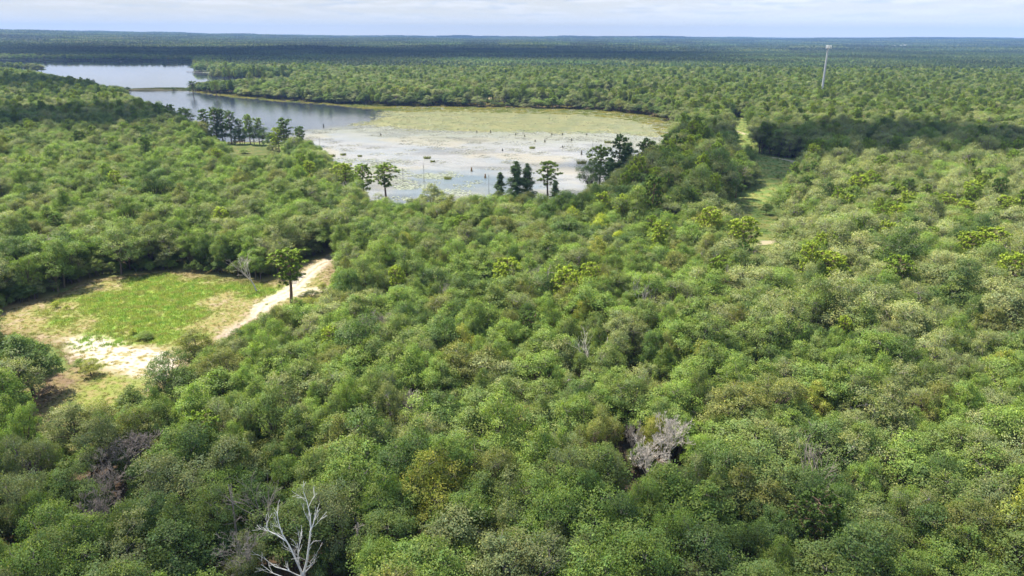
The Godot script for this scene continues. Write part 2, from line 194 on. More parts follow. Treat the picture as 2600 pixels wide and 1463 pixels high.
const POLES := [
	[-110.86, -415.76, 6.50, 0.00, "tall thin dead pole in the pond's left part"],
	[-39.07, -314.43, 9.00, 0.00, "tall thin dead pole in the blue shallows near the near shore"],
	[44.03, -397.42, 8.00, 0.00, "tall thin dead pole in the pale right part of the pond"],
	[-9.64, -290.60, 8.00, 0.00, "thin dead pole rising before the near shore, right of the tufted stump"],
	[-48.80, -317.75, 6.00, 0.00, "faint dead pole left of the blue shallows"],
	[-134.64, -520.41, 1.80, 1.00, "dark post where the pale water meets the open water"],
	[-85.75, -473.42, 1.20, 1.00, "lone dark stub in the pale middle of the pond"],
	[-24.08, -489.73, 1.50, 1.00, "left one of two dark stumps at the lily edge"],
	[-14.84, -490.05, 1.80, 1.00, "right one of two dark stumps at the lily edge"],
	[1.87, -477.91, 1.20, 1.00, "small stump right of the pair at the lily edge"],
	[7.78, -470.48, 1.20, 1.00, "small stump in the row below the lily edge"],
	[13.94, -447.74, 1.12, 1.00, "small stump left of the dark stub in the pale water"],
	[19.77, -445.20, 1.50, 1.00, "dark stub in the pale water right of centre"],
	[25.69, -478.72, 1.12, 1.00, "stump at the lily edge above the dark stub"],
	[32.74, -478.95, 1.35, 1.00, "stump at the lily edge left of the bushy stump"],
	[36.55, -451.21, 1.65, 1.00, "stout stump below the lily edge on the right"],
	[48.78, -479.49, 1.20, 1.00, "stump just above the tall right-hand pole"],
	[57.85, -443.03, 2.40, 2.00, "leafy stump in the right part of the pond"],
	[11.31, -418.19, 2.00, 2.00, "green tuft left of the dashed weed line"],
	[29.11, -422.96, 1.12, 1.00, "stump beside the dashed weed line"],
	[37.78, -396.16, 2.40, 1.00, "tall stump left of the tall right-hand pole's foot"],
	[35.23, -366.93, 3.00, 2.00, "round bushy islet below the tall stump"],
	[-5.78, -408.29, 1.35, 1.00, "lone stump in the cream water at centre"],
	[-45.10, -380.31, 2.20, 2.00, "leafy tuft at the top of the blue shallows"],
	[-40.99, -369.64, 1.40, 2.00, "smaller tuft right below the leafy tuft"],
	[-19.63, -342.69, 1.95, 1.00, "rusty stump at the right of the blue shallows"],
	[-29.28, -322.94, 2.00, 2.00, "dark tuft in the middle of the blue shallows"],
	[-12.42, -325.56, 1.95, 1.00, "rusty stump next to the thin near shore pole"],
	[71.33, -434.92, 1.05, 1.00, "small stump near the pond's right shore"],
	[85.11, -427.74, 1.20, 1.00, "stump closest to the pond's right shore"],
	[65.80, -427.15, 0.90, 1.00, "short stub left of the small right shore stump"],
	[-91.59, -390.39, 1.80, 2.00, "round yellow-green tussock off the left point"],
	[-96.64, -385.53, 2.20, 2.00, "yellow-green reed islet beside the left point"],
	[-81.75, -385.95, 1.40, 2.00, "small dark tussock right of the round tussock"],
]
# x, z, width, depth, height, colour, label
const HOUSES := [
	[-1459.65, -2285.17, 16.00, 12.00, 5.00, 1.00, "pinkish roofed house among the trees on the lake's far shore"],
	[-1024.17, -2178.18, 17.00, 12.00, 5.00, 0.00, "cream house at the right end of the lake's far shore"],
	[-919.75, -2112.92, 18.00, 12.00, 5.00, 2.00, "orange roofed house right of the cream house by the lake"],
	[-491.67, -2063.82, 12.00, 10.00, 5.00, 0.00, "white house deep in the dark wood beyond the far shore"],
	[-470.53, -1330.68, 14.00, 10.00, 4.00, 3.00, "low grey house on the lake's inlet under dark trees"],
]
const DOCKS := [
	[-555.16, -1315.10, 0.30, "grey timber dock along the lake's right shore"],
	[-519.55, -1261.37, 0.50, "second timber dock below the first on the lake's right shore"],
	[-451.04, -1240.64, 0.20, "pale dock on the inlet in front of the low grey house"],
	[-907.86, -1934.69, 0.10, "long low jetty before the cream house"],
	[-1211.19, -1908.12, 0.10, "pale boat ramp jetty below the pinkish house"],
]
const FAR_SHEDS := [
	[126.30, -5492.86, 26.00, 16.00, 8.00, "long white shed far away above the pond's middle"],
	[2030.06, -4042.17, 18.00, 14.00, 8.00, "small pale shed by the far yellow field"],
	[2293.11, -4456.94, 44.00, 24.00, 9.00, "large pale shed right of the far yellow field"],
]
# x, z on the ground, half length, half width, opacity
const CLOUDS := [
	[-480.36, -760.41, 190.00, 130.00, 0.85],
	[-259.93, -483.27, 130.00, 85.00, 0.95],
	[43.26, -261.40, 66.00, 58.00, 0.62],
	[188.12, -364.92, 180.00, 72.00, 0.95],
	[-407.26, -2578.82, 1300.00, 1150.00, 0.97],
	[-1594.93, -2651.89, 1300.00, 900.00, 0.80],
	[-50.90, -67.48, 45.00, 28.00, 0.50],
	[0.12, -63.22, 45.00, 20.00, 0.40],
	[41.78, -62.26, 40.00, 20.00, 0.35],
	[3540.19, -8049.72, 2600.00, 1200.00, 0.85],
	[960.91, -9387.78, 3600.00, 1500.00, 0.85],
]

var rng := RandomNumberGenerator.new()
var noise := FastNoiseLite.new()
var fine := FastNoiseLite.new()
var taken := {}
var mats := {}
var sun_dir := Vector3.UP
var cam: Camera3D

# ---------------------------------------------------------------- naming
func numbered(called: String) -> String:
	if not taken.has(called):
		taken[called] = 0
		return called
	taken[called] += 1
	return "%s_%03d" % [called, taken[called]]

func tag(o: Node, label: String, category: String, group := "") -> void:
	o.set_meta("label", label)
	o.set_meta("category", category)
	if group:
		o.set_meta("group", group)

func thing(called: String, label: String, category: String, at := Vector3.ZERO, turn := 0.0, group := "") -> Node3D:
	var o := Node3D.new()
	o.name = numbered(called)
	add_child(o)
	o.position = at
	o.rotation.y = turn
	tag(o, label, category, group)
	return o

func obj(called: String, m: Mesh, mat: Material, parent: Node = null) -> MeshInstance3D:
	var o := MeshInstance3D.new()
	o.name = called if parent else numbered(called)
	o.mesh = m
	if mat:
		for i in m.get_surface_count():
			o.set_surface_override_material(i, mat)
	if parent:
		parent.add_child(o, true)
	else:
		add_child(o)
	return o

func setting(called: String, m: Mesh, mat: Material, kind := "structure") -> MeshInstance3D:
	var o := obj(called, m, mat)
	o.set_meta("kind", kind)
	return o

# ---------------------------------------------------------------- shapes
class Shape:
	var v := PackedVector3Array()
	var n := PackedVector3Array()
	var c := PackedColorArray()
	var i := PackedInt32Array()

	func quad(a: Vector3, b: Vector3, d: Vector3, e: Vector3, nn: Vector3, col: Color) -> void:   # clockwise seen from the front
		var k := v.size()
		v.append(a); v.append(b); v.append(d); v.append(e)
		for q in 4:
			n.append(nn)
			c.append(col)
		i.append(k); i.append(k + 1); i.append(k + 2)
		i.append(k); i.append(k + 2); i.append(k + 3)

	func leaf(p: Vector3, nn: Vector3, along: Vector3, l: float, w: float, shade: Vector3, col: Color) -> void:
		var side := nn.cross(along).normalized() * w * 0.5
		var a := along * l * 0.5
		var k := v.size()
		v.append(p - a); v.append(p + side); v.append(p + a); v.append(p - side)
		for q in 4:
			n.append(shade)
			c.append(col)
		i.append(k); i.append(k + 1); i.append(k + 2)
		i.append(k); i.append(k + 2); i.append(k + 3)

	func tri(a: Vector3, b: Vector3, d: Vector3, shade: Vector3, col: Color) -> void:
		var k := v.size()
		v.append(a); v.append(b); v.append(d)
		for q in 3:
			n.append(shade)
			c.append(col)
		i.append(k); i.append(k + 1); i.append(k + 2)

	func tube(pts: PackedVector3Array, radii: PackedFloat32Array, sides: int, col: Color) -> void:
		var base := v.size()
		for k in pts.size():
			var d := (pts[mini(k + 1, pts.size() - 1)] - pts[maxi(k - 1, 0)]).normalized()
			var u := d.cross(Vector3.RIGHT if absf(d.x) < 0.8 else Vector3.FORWARD).normalized()
			var w := d.cross(u)
			for j in sides:
				var a := TAU * j / sides
				var o := u * cos(a) + w * sin(a)
				v.append(pts[k] + o * radii[k])
				n.append(o)
				c.append(col)
		for k in pts.size() - 1:
			for j in sides:
				var p := base + k * sides + j
				var q := base + k * sides + (j + 1) % sides
				i.append(p); i.append(p + sides); i.append(q + sides)
				i.append(p); i.append(q + sides); i.append(q)
		var top := v.size()
		v.append(pts[pts.size() - 1])
		n.append((pts[pts.size() - 1] - pts[pts.size() - 2]).normalized())
		c.append(col)
		var last := base + (pts.size() - 1) * sides
		for j in sides:
			i.append(last + j); i.append(top); i.append(last + (j + 1) % sides)

	func box(at: Vector3, size: Vector3, col: Color, turn := Basis()) -> void:
		var h := size * 0.5
		for f in [[Vector3.RIGHT, Vector3.UP, Vector3.BACK], [Vector3.LEFT, Vector3.UP, Vector3.FORWARD], [Vector3.UP, Vector3.FORWARD, Vector3.RIGHT], [Vector3.DOWN, Vector3.BACK, Vector3.RIGHT], [Vector3.BACK, Vector3.UP, Vector3.LEFT], [Vector3.FORWARD, Vector3.UP, Vector3.RIGHT]]:
			var o: Vector3 = f[0] * h
			var u: Vector3 = f[1] * h
			var r: Vector3 = f[2] * h
			if (f[1] as Vector3).cross(f[2] as Vector3).dot(f[0]) < 0.0:
				r = -r
			quad(at + turn * (o - u - r), at + turn * (o - u + r), at + turn * (o + u + r), at + turn * (o + u - r), turn * (f[0] as Vector3), col)

	func add_to(m: ArrayMesh, mat: Material = null) -> void:
		if v.is_empty():
			return
		var a := []
		a.resize(Mesh.ARRAY_MAX)
		a[Mesh.ARRAY_VERTEX] = v
		a[Mesh.ARRAY_NORMAL] = n
		a[Mesh.ARRAY_COLOR] = c
		a[Mesh.ARRAY_INDEX] = i
		m.add_surface_from_arrays(Mesh.PRIMITIVE_TRIANGLES, a)
		if mat:
			m.surface_set_material(m.get_surface_count() - 1, mat)

	func mesh(mat: Material = null) -> ArrayMesh:
		var m := ArrayMesh.new()
		add_to(m, mat)
		return m

func any_dir() -> Vector3:
	return Vector3(rng.randfn(), rng.randfn(), rng.randfn()).normalized()

func rf(a: float, b: float) -> float:
	return rng.randf_range(a, b)

# ---------------------------------------------------------------- materials
func paint(key: String, col: Color, rough := 0.85, spec := 0.4, vertex := true) -> StandardMaterial3D:
	if mats.has(key):
		return mats[key]
	var m := StandardMaterial3D.new()
	m.resource_name = key
	m.albedo_color = col.linear_to_srgb()
	m.roughness = rough
	m.metallic_specular = spec
	m.vertex_color_use_as_albedo = vertex
	mats[key] = m
	return m

func leafy(key: String, col := Color.WHITE, rough := 0.5) -> StandardMaterial3D:
	if mats.has(key):
		return mats[key]
	var m := paint(key, col, rough, 0.3)
	m.cull_mode = BaseMaterial3D.CULL_DISABLED
	m.backlight_enabled = true
	m.backlight = Color(0.8, 0.9, 0.4).linear_to_srgb()
	return m

func noise_tex(freq: float, seed_: int, size := 512, normal := false, strength := 4.0) -> NoiseTexture2D:
	var t := NoiseTexture2D.new()
	var f := FastNoiseLite.new()
	f.seed = seed_
	f.frequency = freq
	f.fractal_octaves = 5
	t.noise = f
	t.width = size
	t.height = size
	t.seamless = true
	t.as_normal_map = normal
	t.bump_strength = strength
	return t

# leaf tones (multiply the leaf colours of a crown)
const TONES := [
	["mid green", 1.0, 1.0, 1.0], ["grey-green", 1.22, 1.06, 1.5], ["deep green", 0.62, 0.72, 0.72], ["olive", 1.12, 0.92, 0.95],
	["pale sage", 1.6, 1.32, 2.0], ["fresh green", 1.12, 1.18, 0.95], ["lime green", 2.2, 1.85, 0.95], ["rusty red", 1.55, 0.52, 1.7], ["yellowish green", 1.55, 1.25, 0.85],
]
func tone_color(k: int) -> Color:
	return Color(TONES[k][1], TONES[k][2], TONES[k][3])

# ---------------------------------------------------------------- trees
func limb(s: Shape, from: Vector3, to: Vector3, r0: float, r1: float, sides: int, col: Color, wob := 0.08) -> void:
	var pts := PackedVector3Array()
	var rad := PackedFloat32Array()
	var l := from.distance_to(to)
	var steps := 4 if l > 1.5 else 2
	for k in steps + 1:
		var t := float(k) / steps
		var p := from.lerp(to, t)
		if k > 0 and k < steps:
			p += any_dir() * l * wob
		pts.append(p)
		rad.append(lerpf(r0, r1, t))
	s.tube(pts, rad, sides, col)

const BARK := Color(0.11, 0.09, 0.075)
const GREY_BARK := Color(0.24, 0.22, 0.20)

# an oak of crown radius 3.5 and height 10, made of lobes of leafy bunches: [wood, leaves]
func make_oak(seed_: int, lobes: int, flat: float, airy: float, leaf_size: float, wide: float, skew: float, rough: float) -> Array:
	rng.seed = seed_
	var wood := Shape.new()
	var green := Shape.new()
	var centres := []
	for k in lobes:
		var a := TAU * (k * 0.618 + rf(-0.06, 0.06))
		var t := (k + 0.5) / lobes
		var r := 2.9 * sqrt(t) * rf(0.8, 1.12)
		var y := 7.9 - flat * r * r * 0.27 + rf(-1.0, 0.7) * rough
		r *= wide * (1.0 + 0.35 * skew * cos(a))
		if sin(a * 1.0 + 1.3) > 0.8 and rng.randf() < skew:
			continue
		if k == 0:
			y += 0.5
		centres.append([Vector3(cos(a) * r + skew * 0.6, y, sin(a) * r), rf(0.7, 1.6) * (1.0 if k % 3 else 1.15)])
	for k in int(lobes * 0.55):     # lower skirt
		var a := rf(0, TAU)
		var r := rf(1.8, 3.2)
		centres.append([Vector3(cos(a) * r, rf(3.6, 5.2), sin(a) * r), rf(0.9, 1.3)])
	var fork := Vector3(rf(-0.2, 0.2), rf(2.4, 3.4), rf(-0.2, 0.2))
	limb(wood, Vector3(0, -0.4, 0), fork, 0.22, 0.16, 7, BARK, 0.03)
	for q in centres:
		var c: Vector3 = q[0]
		var mid := fork.lerp(c, 0.55) + Vector3(0, 0.3, 0)
		limb(wood, fork, mid, 0.11, 0.07, 5, BARK)
		limb(wood, mid, c, 0.07, 0.03, 4, BARK)
		for t in 5:
			limb(wood, c, c + (any_dir() + Vector3.UP * 0.5).normalized() * float(q[1]) * rf(0.8, 1.08), 0.03, 0.01, 3, GREY_BARK)
	for q in centres:
		var c: Vector3 = q[0]
		var r: float = q[1]
		var lobe_tint := rf(0.88, 1.12)
		for b in int(17 * r * r / 1.6) + 4:
			var d := any_dir()
			if d.y < -0.35:
				d.y = -d.y * 0.6
			d = d.normalized()
			var p := c + d * r * rf(0.72, 1.08)
			var buried := false
			for o in centres:
				if o != q and p.distance_to(o[0]) < float(o[1]) * 0.72:
					buried = true
			if buried or rng.randf() < airy:
				continue
			var bunch := lobe_tint * rf(0.86, 1.16)
			var warm := rf(-0.1, 0.14)
			var out := (d + Vector3(0, 0.25, 0)).normalized()
			for l in rng.randi_range(33, 47):
				var lp := p + Vector3(rng.randfn(), rng.randfn() * 0.7, rng.randfn()) * 0.30
				var nn := (out * 0.85 + any_dir() * 0.85 + Vector3.UP * 0.25).normalized()
				var along := nn.cross(any_dir()).normalized()
				var f := bunch * rf(0.72, 1.28)
				var w := warm + rf(-0.08, 0.1)
				if rng.randf() < 0.05:
					f *= 1.7
					w += 0.1
				green.leaf(lp, nn, along, leaf_size * rf(0.65, 1.05), leaf_size * rf(0.42, 0.68), (nn * 0.6 + out * 0.7).normalized(), Color(0.155 * f * (1.0 + w), 0.218 * f, 0.067 * f * (1.0 - w)))
	# shoots that stand out of the outline
	for k in 60:
		var q = centres[rng.randi() % centres.size()]
		var d := (any_dir() + Vector3.UP * 0.8).normalized()
		var tip: Vector3 = q[0] + d * float(q[1]) * rf(1.15, 1.5)
		var from: Vector3 = q[0] + d * float(q[1]) * 0.7
		var tint := rf(0.85, 1.3)
		for l in 9:
			var p := from.lerp(tip, 0.3 + 0.75 * l / 9.0) + any_dir() * 0.16
			var nn := (d * 0.4 + any_dir() * 0.8 + Vector3.UP * 0.4).normalized()
			var f := tint * rf(0.7, 1.35)
			green.leaf(p, nn, nn.cross(any_dir()).normalized(), leaf_size * rf(0.7, 1.2), leaf_size * rf(0.45, 0.75), nn, Color(0.17 * f, 0.235 * f, 0.055 * f))
	return [wood, green]

# a longleaf or slash pine: knobbly tufts of needles at the ends of level branches
func make_pine(seed_: int, style: int, big := true) -> Array:
	rng.seed = seed_
	var wood := Shape.new()
	var green := Shape.new()
	var h := 10.0
	var bend := Vector3(rf(-0.3, 0.3), 0, rf(-0.3, 0.3))
	var bark := Color(0.17, 0.12, 0.09)
	var pts := PackedVector3Array()
	var rad := PackedFloat32Array()
	for k in 8:
		var t := k / 7.0
		pts.append(Vector3(0, -0.4 + t * (h * 0.97), 0) + bend * sin(t * 2.4) )
		rad.append(lerpf(0.2, 0.035, t))
	wood.tube(pts, rad, 7, bark)
	var tufts := []
	var low := 0.4 if style == 0 else 0.42
	var count := 38 if style == 0 else 30
	for k in count:
		var t := lerpf(low, 0.97, pow((k + 0.5) / count, 0.85))
		var rr: float
		if style == 0:
			rr = 2.1 * sqrt(maxf(0.0, 1.0 - pow((t - 0.66) / 0.36, 2.0))) * rf(0.7, 1.08) + 0.2
		else:
			rr = 1.75 * sqrt(maxf(0.0, 1.0 - pow((t - 0.72) / 0.33, 2.0))) * rf(0.3, 1.2) + 0.2
		var a := k * 2.39996 + rf(-0.4, 0.4)
		var o := pts[0].lerp(pts[7], t)
		var e := o + Vector3(cos(a) * rr, 0.15 * rr + rf(-0.1, 0.35), sin(a) * rr)
		limb(wood, o, e, 0.05, 0.02, 4, bark, 0.06)
		tufts.append(e)
		for q in (7 if style == 0 else 6):
			var f := rf(0.35, 1.0)
			var side := Vector3(-sin(a), 0, cos(a)) * rf(-0.8, 0.8) * (0.35 + rr * 0.32)
			var tp := o.lerp(e, f) + side + Vector3(0, rf(-0.05, 0.35), 0)
			limb(wood, o.lerp(e, f * 0.8), tp, 0.022, 0.012, 3, bark)
			tufts.append(tp)
	for k in 4:
		tufts.append(pts[7] + any_dir() * 0.3)
	for tp in tufts:
		var tint := rf(0.78, 1.22)
		var grow := (Vector3(tp.x, 0.0, tp.z) * 0.25 + Vector3.UP * 0.8 + any_dir() * 0.35).normalized()
		var n_needles := 44 if big else 18
		for q in n_needles:
			var d := (grow * 0.55 + any_dir()).normalized()
			var l := rf(0.17, 0.33)
			var side := d.cross(any_dir()).normalized() * (0.042 if big else 0.06)
			var f := tint * rf(0.75, 1.3)
			var root: Vector3 = tp + d * 0.04
			green.tri(root - side, root + d * l, root + side, (d + Vector3.UP * 0.4).normalized(), Color(0.30 * f, 0.40 * f, 0.06 * f))
	return [wood, green]

# a red cedar: cone of flat drooping sprays
func make_cedar(seed_: int) -> Array:
	rng.seed = seed_
	var wood := Shape.new()
	var green := Shape.new()
	limb(wood, Vector3(0, -0.4, 0), Vector3(0, 9.6, 0), 0.2, 0.03, 7, BARK, 0.008)
	for k in 190:
		var t := pow(rng.randf(), 0.85)
		var y := lerpf(1.2, 9.8, t)
		var reach := pow(1.0 - t, 0.7) * 2.0 * rf(0.6, 1.15) * (1.0 + 0.35 * sin(y * 2.3 + seed_)) + 0.15
		var a := rf(0, TAU)
		var dir := Vector3(cos(a), -0.12, sin(a))
		var e := Vector3(0, y, 0) + dir * reach
		limb(wood, Vector3(0, y + 0.15, 0), e, 0.03, 0.01, 3, BARK)
		var tint := rf(0.8, 1.2)
		for q in int(26 + 30 * reach):
			var u := sqrt(rng.randf())
			var p := Vector3(0, y, 0) + dir * reach * u + Vector3(rng.randfn(), rng.randfn() * 0.6, rng.randfn()) * 0.16
			var nn := (Vector3(dir.x, 0.8, dir.z) + any_dir() * 0.7).normalized()
			var f := tint * rf(0.7, 1.3)
			green.leaf(p, nn, nn.cross(any_dir()).normalized(), rf(0.2, 0.36), rf(0.09, 0.16), nn, Color(0.07 * f, 0.11 * f, 0.045 * f))
	return [wood, green]

# a bare tree, grown twig by twig; each main limb comes out as a shape of its own
func grow(s: Shape, p: Vector3, d: Vector3, l: float, r: float, depth: int, spread: float, col: Color) -> void:
	var pts := PackedVector3Array([p])
	var rad := PackedFloat32Array([r])
	var q := p
	var dir := d
	var steps := 4 if depth > 1 else 3
	for k in steps:
		dir = (dir + any_dir() * 0.14 + Vector3.UP * 0.05).normalized()
		q += dir * l / steps
		pts.append(q)
		rad.append(maxf(lerpf(r, r * 0.55, (k + 1.0) / steps), 0.016))
	s.tube(pts, rad, 6 if depth > 2 else 4 if depth > 1 else 3, col * rf(0.85, 1.15))
	if depth <= 0:
		return
	var kids := rng.randi_range(2, 3) + (1 if depth < 3 else 0)
	for k in kids:
		var at := pts[rng.randi_range(1, steps)] if k > 0 else pts[steps]
		grow(s, at, (dir + any_dir() * spread).normalized(), l * rf(0.55, 0.8), maxf(r * rf(0.45, 0.62), 0.012), depth - 1, spread, col)

# ---------------------------------------------------------------- ground
func inside(p: Vector2, poly: PackedVector2Array) -> bool:
	return Geometry2D.is_point_in_polygon(p, poly)

func edge_distance(p: Vector2, poly: PackedVector2Array) -> float:
	var best := 1e9
	for k in poly.size():
		var q := Geometry2D.get_closest_point_to_segment(p, poly[k], poly[(k + 1) % poly.size()])
		best = minf(best, p.distance_squared_to(q))
	return sqrt(best)

func line_distance(p: Vector2, line: PackedVector2Array) -> float:
	var best := 1e9
	for k in line.size() - 1:
		var q := Geometry2D.get_closest_point_to_segment(p, line[k], line[k + 1])
		best = minf(best, p.distance_squared_to(q))
	return sqrt(best)

func smoothed(poly: PackedVector2Array, wob: float) -> PackedVector2Array:
	var out := PackedVector2Array()
	var n := poly.size()
	for k in n:
		var a := poly[(k + n - 1) % n]
		var b := poly[k]
		var c := poly[(k + 1) % n]
		var d := poly[(k + 2) % n]
		var steps := clampi(int(b.distance_to(c) / 6.0), 2, 12)
		for s in steps:
			var p := b.cubic_interpolate(c, a, d, float(s) / steps)
			p += Vector2(noise.get_noise_2d(p.x * 6.0, p.y * 6.0), noise.get_noise_2d(p.x * 6.0 + 900.0, p.y * 6.0)) * wob
			out.append(p)
	return out

var bounds := {}
func in_box(p: Vector2, poly: PackedVector2Array, key: String, more: float) -> bool:
	if not bounds.has(key):
		var r := Rect2(poly[0], Vector2.ZERO)
		for q in poly:
			r = r.expand(q)
		bounds[key] = r
	return (bounds[key] as Rect2).grow(more).has_point(p)

# metres to the shore, positive on land
func shore(p: Vector2) -> float:
	var best := 60.0
	if in_box(p, POND, "pond", 60.0):
		var d := edge_distance(p, POND)
		best = minf(best, -d if inside(p, POND) else d)
	if in_box(p, LAKE, "lake", 60.0):
		var d := edge_distance(p, LAKE)
		best = minf(best, -d if inside(p, LAKE) else d)
	return best

func height(x: float, z: float) -> float:
	var r := sqrt(x * x + z * z)
	var y := noise.get_noise_2d(x * 0.35, z * 0.35) * 1.6 * smoothstep(200.0, 420.0, r)
	if r > 2300.0:
		y += smoothstep(2300.0, 9500.0, r) * (40.0 + 26.0 * noise.get_noise_2d(x * 0.018, z * 0.018) + 62.0 * smoothstep(0.12, 0.8, -x / r) ) + 16.0 * noise.get_noise_2d(x * 0.05, z * 0.09) * smoothstep(2300.0, 4000.0, r)
	return y

func ground_y(x: float, z: float) -> float:
	var s := shore(Vector2(x, z))
	if s >= 26.0:
		return height(x, z)
	return lerpf(-4.0, height(x, z), smoothstep(-14.0, 26.0, s + 9.0)) if s < 14.0 else height(x, z) * smoothstep(0.0, 26.0, s)

func land_y(x: float, z: float) -> float:
	return maxf(ground_y(x, z), WATER)

# ---------------------------------------------------------------- the world
func _ready() -> void:
	rng.seed = 7
	noise.seed = 11
	noise.frequency = 0.02
	noise.fractal_octaves = 4
	fine.seed = 5
	fine.frequency = 0.12
	fine.fractal_octaves = 4

	cam = Camera3D.new()
	cam.name = "camera"
	cam.position = Vector3(0, EYE, 0)
	cam.basis = Basis(Vector3.RIGHT, deg_to_rad(-19.3)) * Basis(Vector3.BACK, deg_to_rad(0.25))
	cam.fov = 43.71
	cam.near = 1.0
	cam.far = 40000.0
	add_child(cam)

	var we := WorldEnvironment.new()
	we.name = "world_environment"
	var env := Environment.new()
	env.background_mode = Environment.BG_SKY
	env.tonemap_mode = Environment.TONE_MAPPER_LINEAR
	env.tonemap_exposure = 2.9
	env.sdfgi_enabled = true
	env.ssao_enabled = true
	env.ssil_enabled = true
	env.fog_enabled = true
	env.fog_mode = Environment.FOG_MODE_EXPONENTIAL
	env.fog_density = 0.00007
	env.fog_light_color = Color(0.56, 0.74, 1.0)
	env.sky = Sky.new()
	env.sky.sky_material = sky_material()
	we.environment = env
	add_child(we)

	sun_dir = Vector3(-sin(deg_to_rad(60)) * cos(deg_to_rad(63)), sin(deg_to_rad(63)), -cos(deg_to_rad(60)) * cos(deg_to_rad(63)))
	var sun := DirectionalLight3D.new()
	sun.name = "sun"
	sun.light_energy = 1.5
	sun.light_color = Color(1.0, 0.955, 0.88)
	sun.light_angular_distance = 0.5
	sun.shadow_enabled = true
	sun.basis = Basis.looking_at(-sun_dir, Vector3.UP)
	sun.sky_mode = DirectionalLight3D.SKY_MODE_LIGHT_ONLY
	add_child(sun)

	POND = smoothed(POND, 7.0)
	LAKE = smoothed(LAKE, 9.0)
	build_ground()
	build_water()
	build_clearings()
	build_clouds()
	make_species()
	build_hand_placed()
	build_shrubs()
	build_forest()
	build_far_forest()
	build_pond_life()
	build_tower()
	build_houses()

func sky_material() -> PanoramaSkyMaterial:
	var f := FastNoiseLite.new()
	f.seed = 31
	f.frequency = 0.11
	f.fractal_octaves = 5
	f.fractal_gain = 0.55
	var w := 4096
	var hh := 2048
	var data := PackedByteArray()
	# the lowest 12 degrees in full detail, the rest coarser and enlarged
	var band_rows := 136
	data.resize(w * band_rows * 3)
	for row in band_rows:
		var el := (float(band_rows - row) - 0.5) / hh * PI
		fill_sky_row(data, row * w * 3, w, el, f)
	var band := Image.create_from_data(w, band_rows, false, Image.FORMAT_RGB8, data)
	var top_rows := 111
	var cw := 512
	var coarse := PackedByteArray()
	coarse.resize(cw * top_rows * 3)
	for row in top_rows:
		var el := PI * 0.5 - (row + 0.5) * 8.0 / hh * PI
		fill_sky_row(coarse, row * cw * 3, cw, el, f)
	var top := Image.create_from_data(cw, top_rows, false, Image.FORMAT_RGB8, coarse)
	top.resize(w, top_rows * 8, Image.INTERPOLATE_BILINEAR)
	var im := Image.create(w, hh, false, Image.FORMAT_RGB8)
	im.fill(Color(0.42, 0.46, 0.42))
	im.blit_rect(top, Rect2i(0, 0, w, 888), Vector2i(0, 0))
	im.blit_rect(band, Rect2i(0, 0, w, band_rows), Vector2i(0, 888))
	var m := PanoramaSkyMaterial.new()
	m.panorama = ImageTexture.create_from_image(im)
	m.energy_multiplier = 0.6
	return m

func fill_sky_row(data: PackedByteArray, at: int, w: int, el: float, f: FastNoiseLite) -> void:
	var clear := Color(0.775, 0.765, 0.735).lerp(Color(0.54, 0.68, 0.88), pow(clampf(sin(el), 0.0, 1.0), 0.6))
	var t := 1.0 / (tan(el) + 0.035)
	for x in w:
		var az := (float(x) + 0.5) / w * TAU - PI
		var px := sin(az) * t
		var pz := -cos(az) * t
		var n := f.get_noise_2d(px * 4.0, pz * 4.0) + 0.45 * f.get_noise_2d(px * 14.0 + 300.0, pz * 14.0)
		var cover := smoothstep(-0.22, 0.42, n + 0.04)
		cover *= smoothstep(0.004, 0.05, el) * 0.82
		var under := f.get_noise_2d(px * 6.0 - 500.0, pz * 6.0 + 200.0)
		var cloud := Color(0.80, 0.81, 0.83).lerp(Color(0.93, 0.935, 0.95), smoothstep(0.05, 0.3, el) * 0.85).lerp(Color(0.665, 0.71, 0.775), smoothstep(-0.1, 0.4, under))
		var c := clear.lerp(cloud, cover)
		data[at] = int(clampf(c.r, 0, 1) * 255.0)
		data[at + 1] = int(clampf(c.g, 0, 1) * 255.0)
		data[at + 2] = int(clampf(c.b, 0, 1) * 255.0)
		at += 3

func axis_steps(near: float, step: float, far: float) -> PackedFloat32Array:
	var out := PackedFloat32Array()
	var p := 0.0
	while p < far:
		out.append(p)
		p += step if p < near else maxf(step, (p - near) * 0.09 + step)
	out.append(far)
	return out

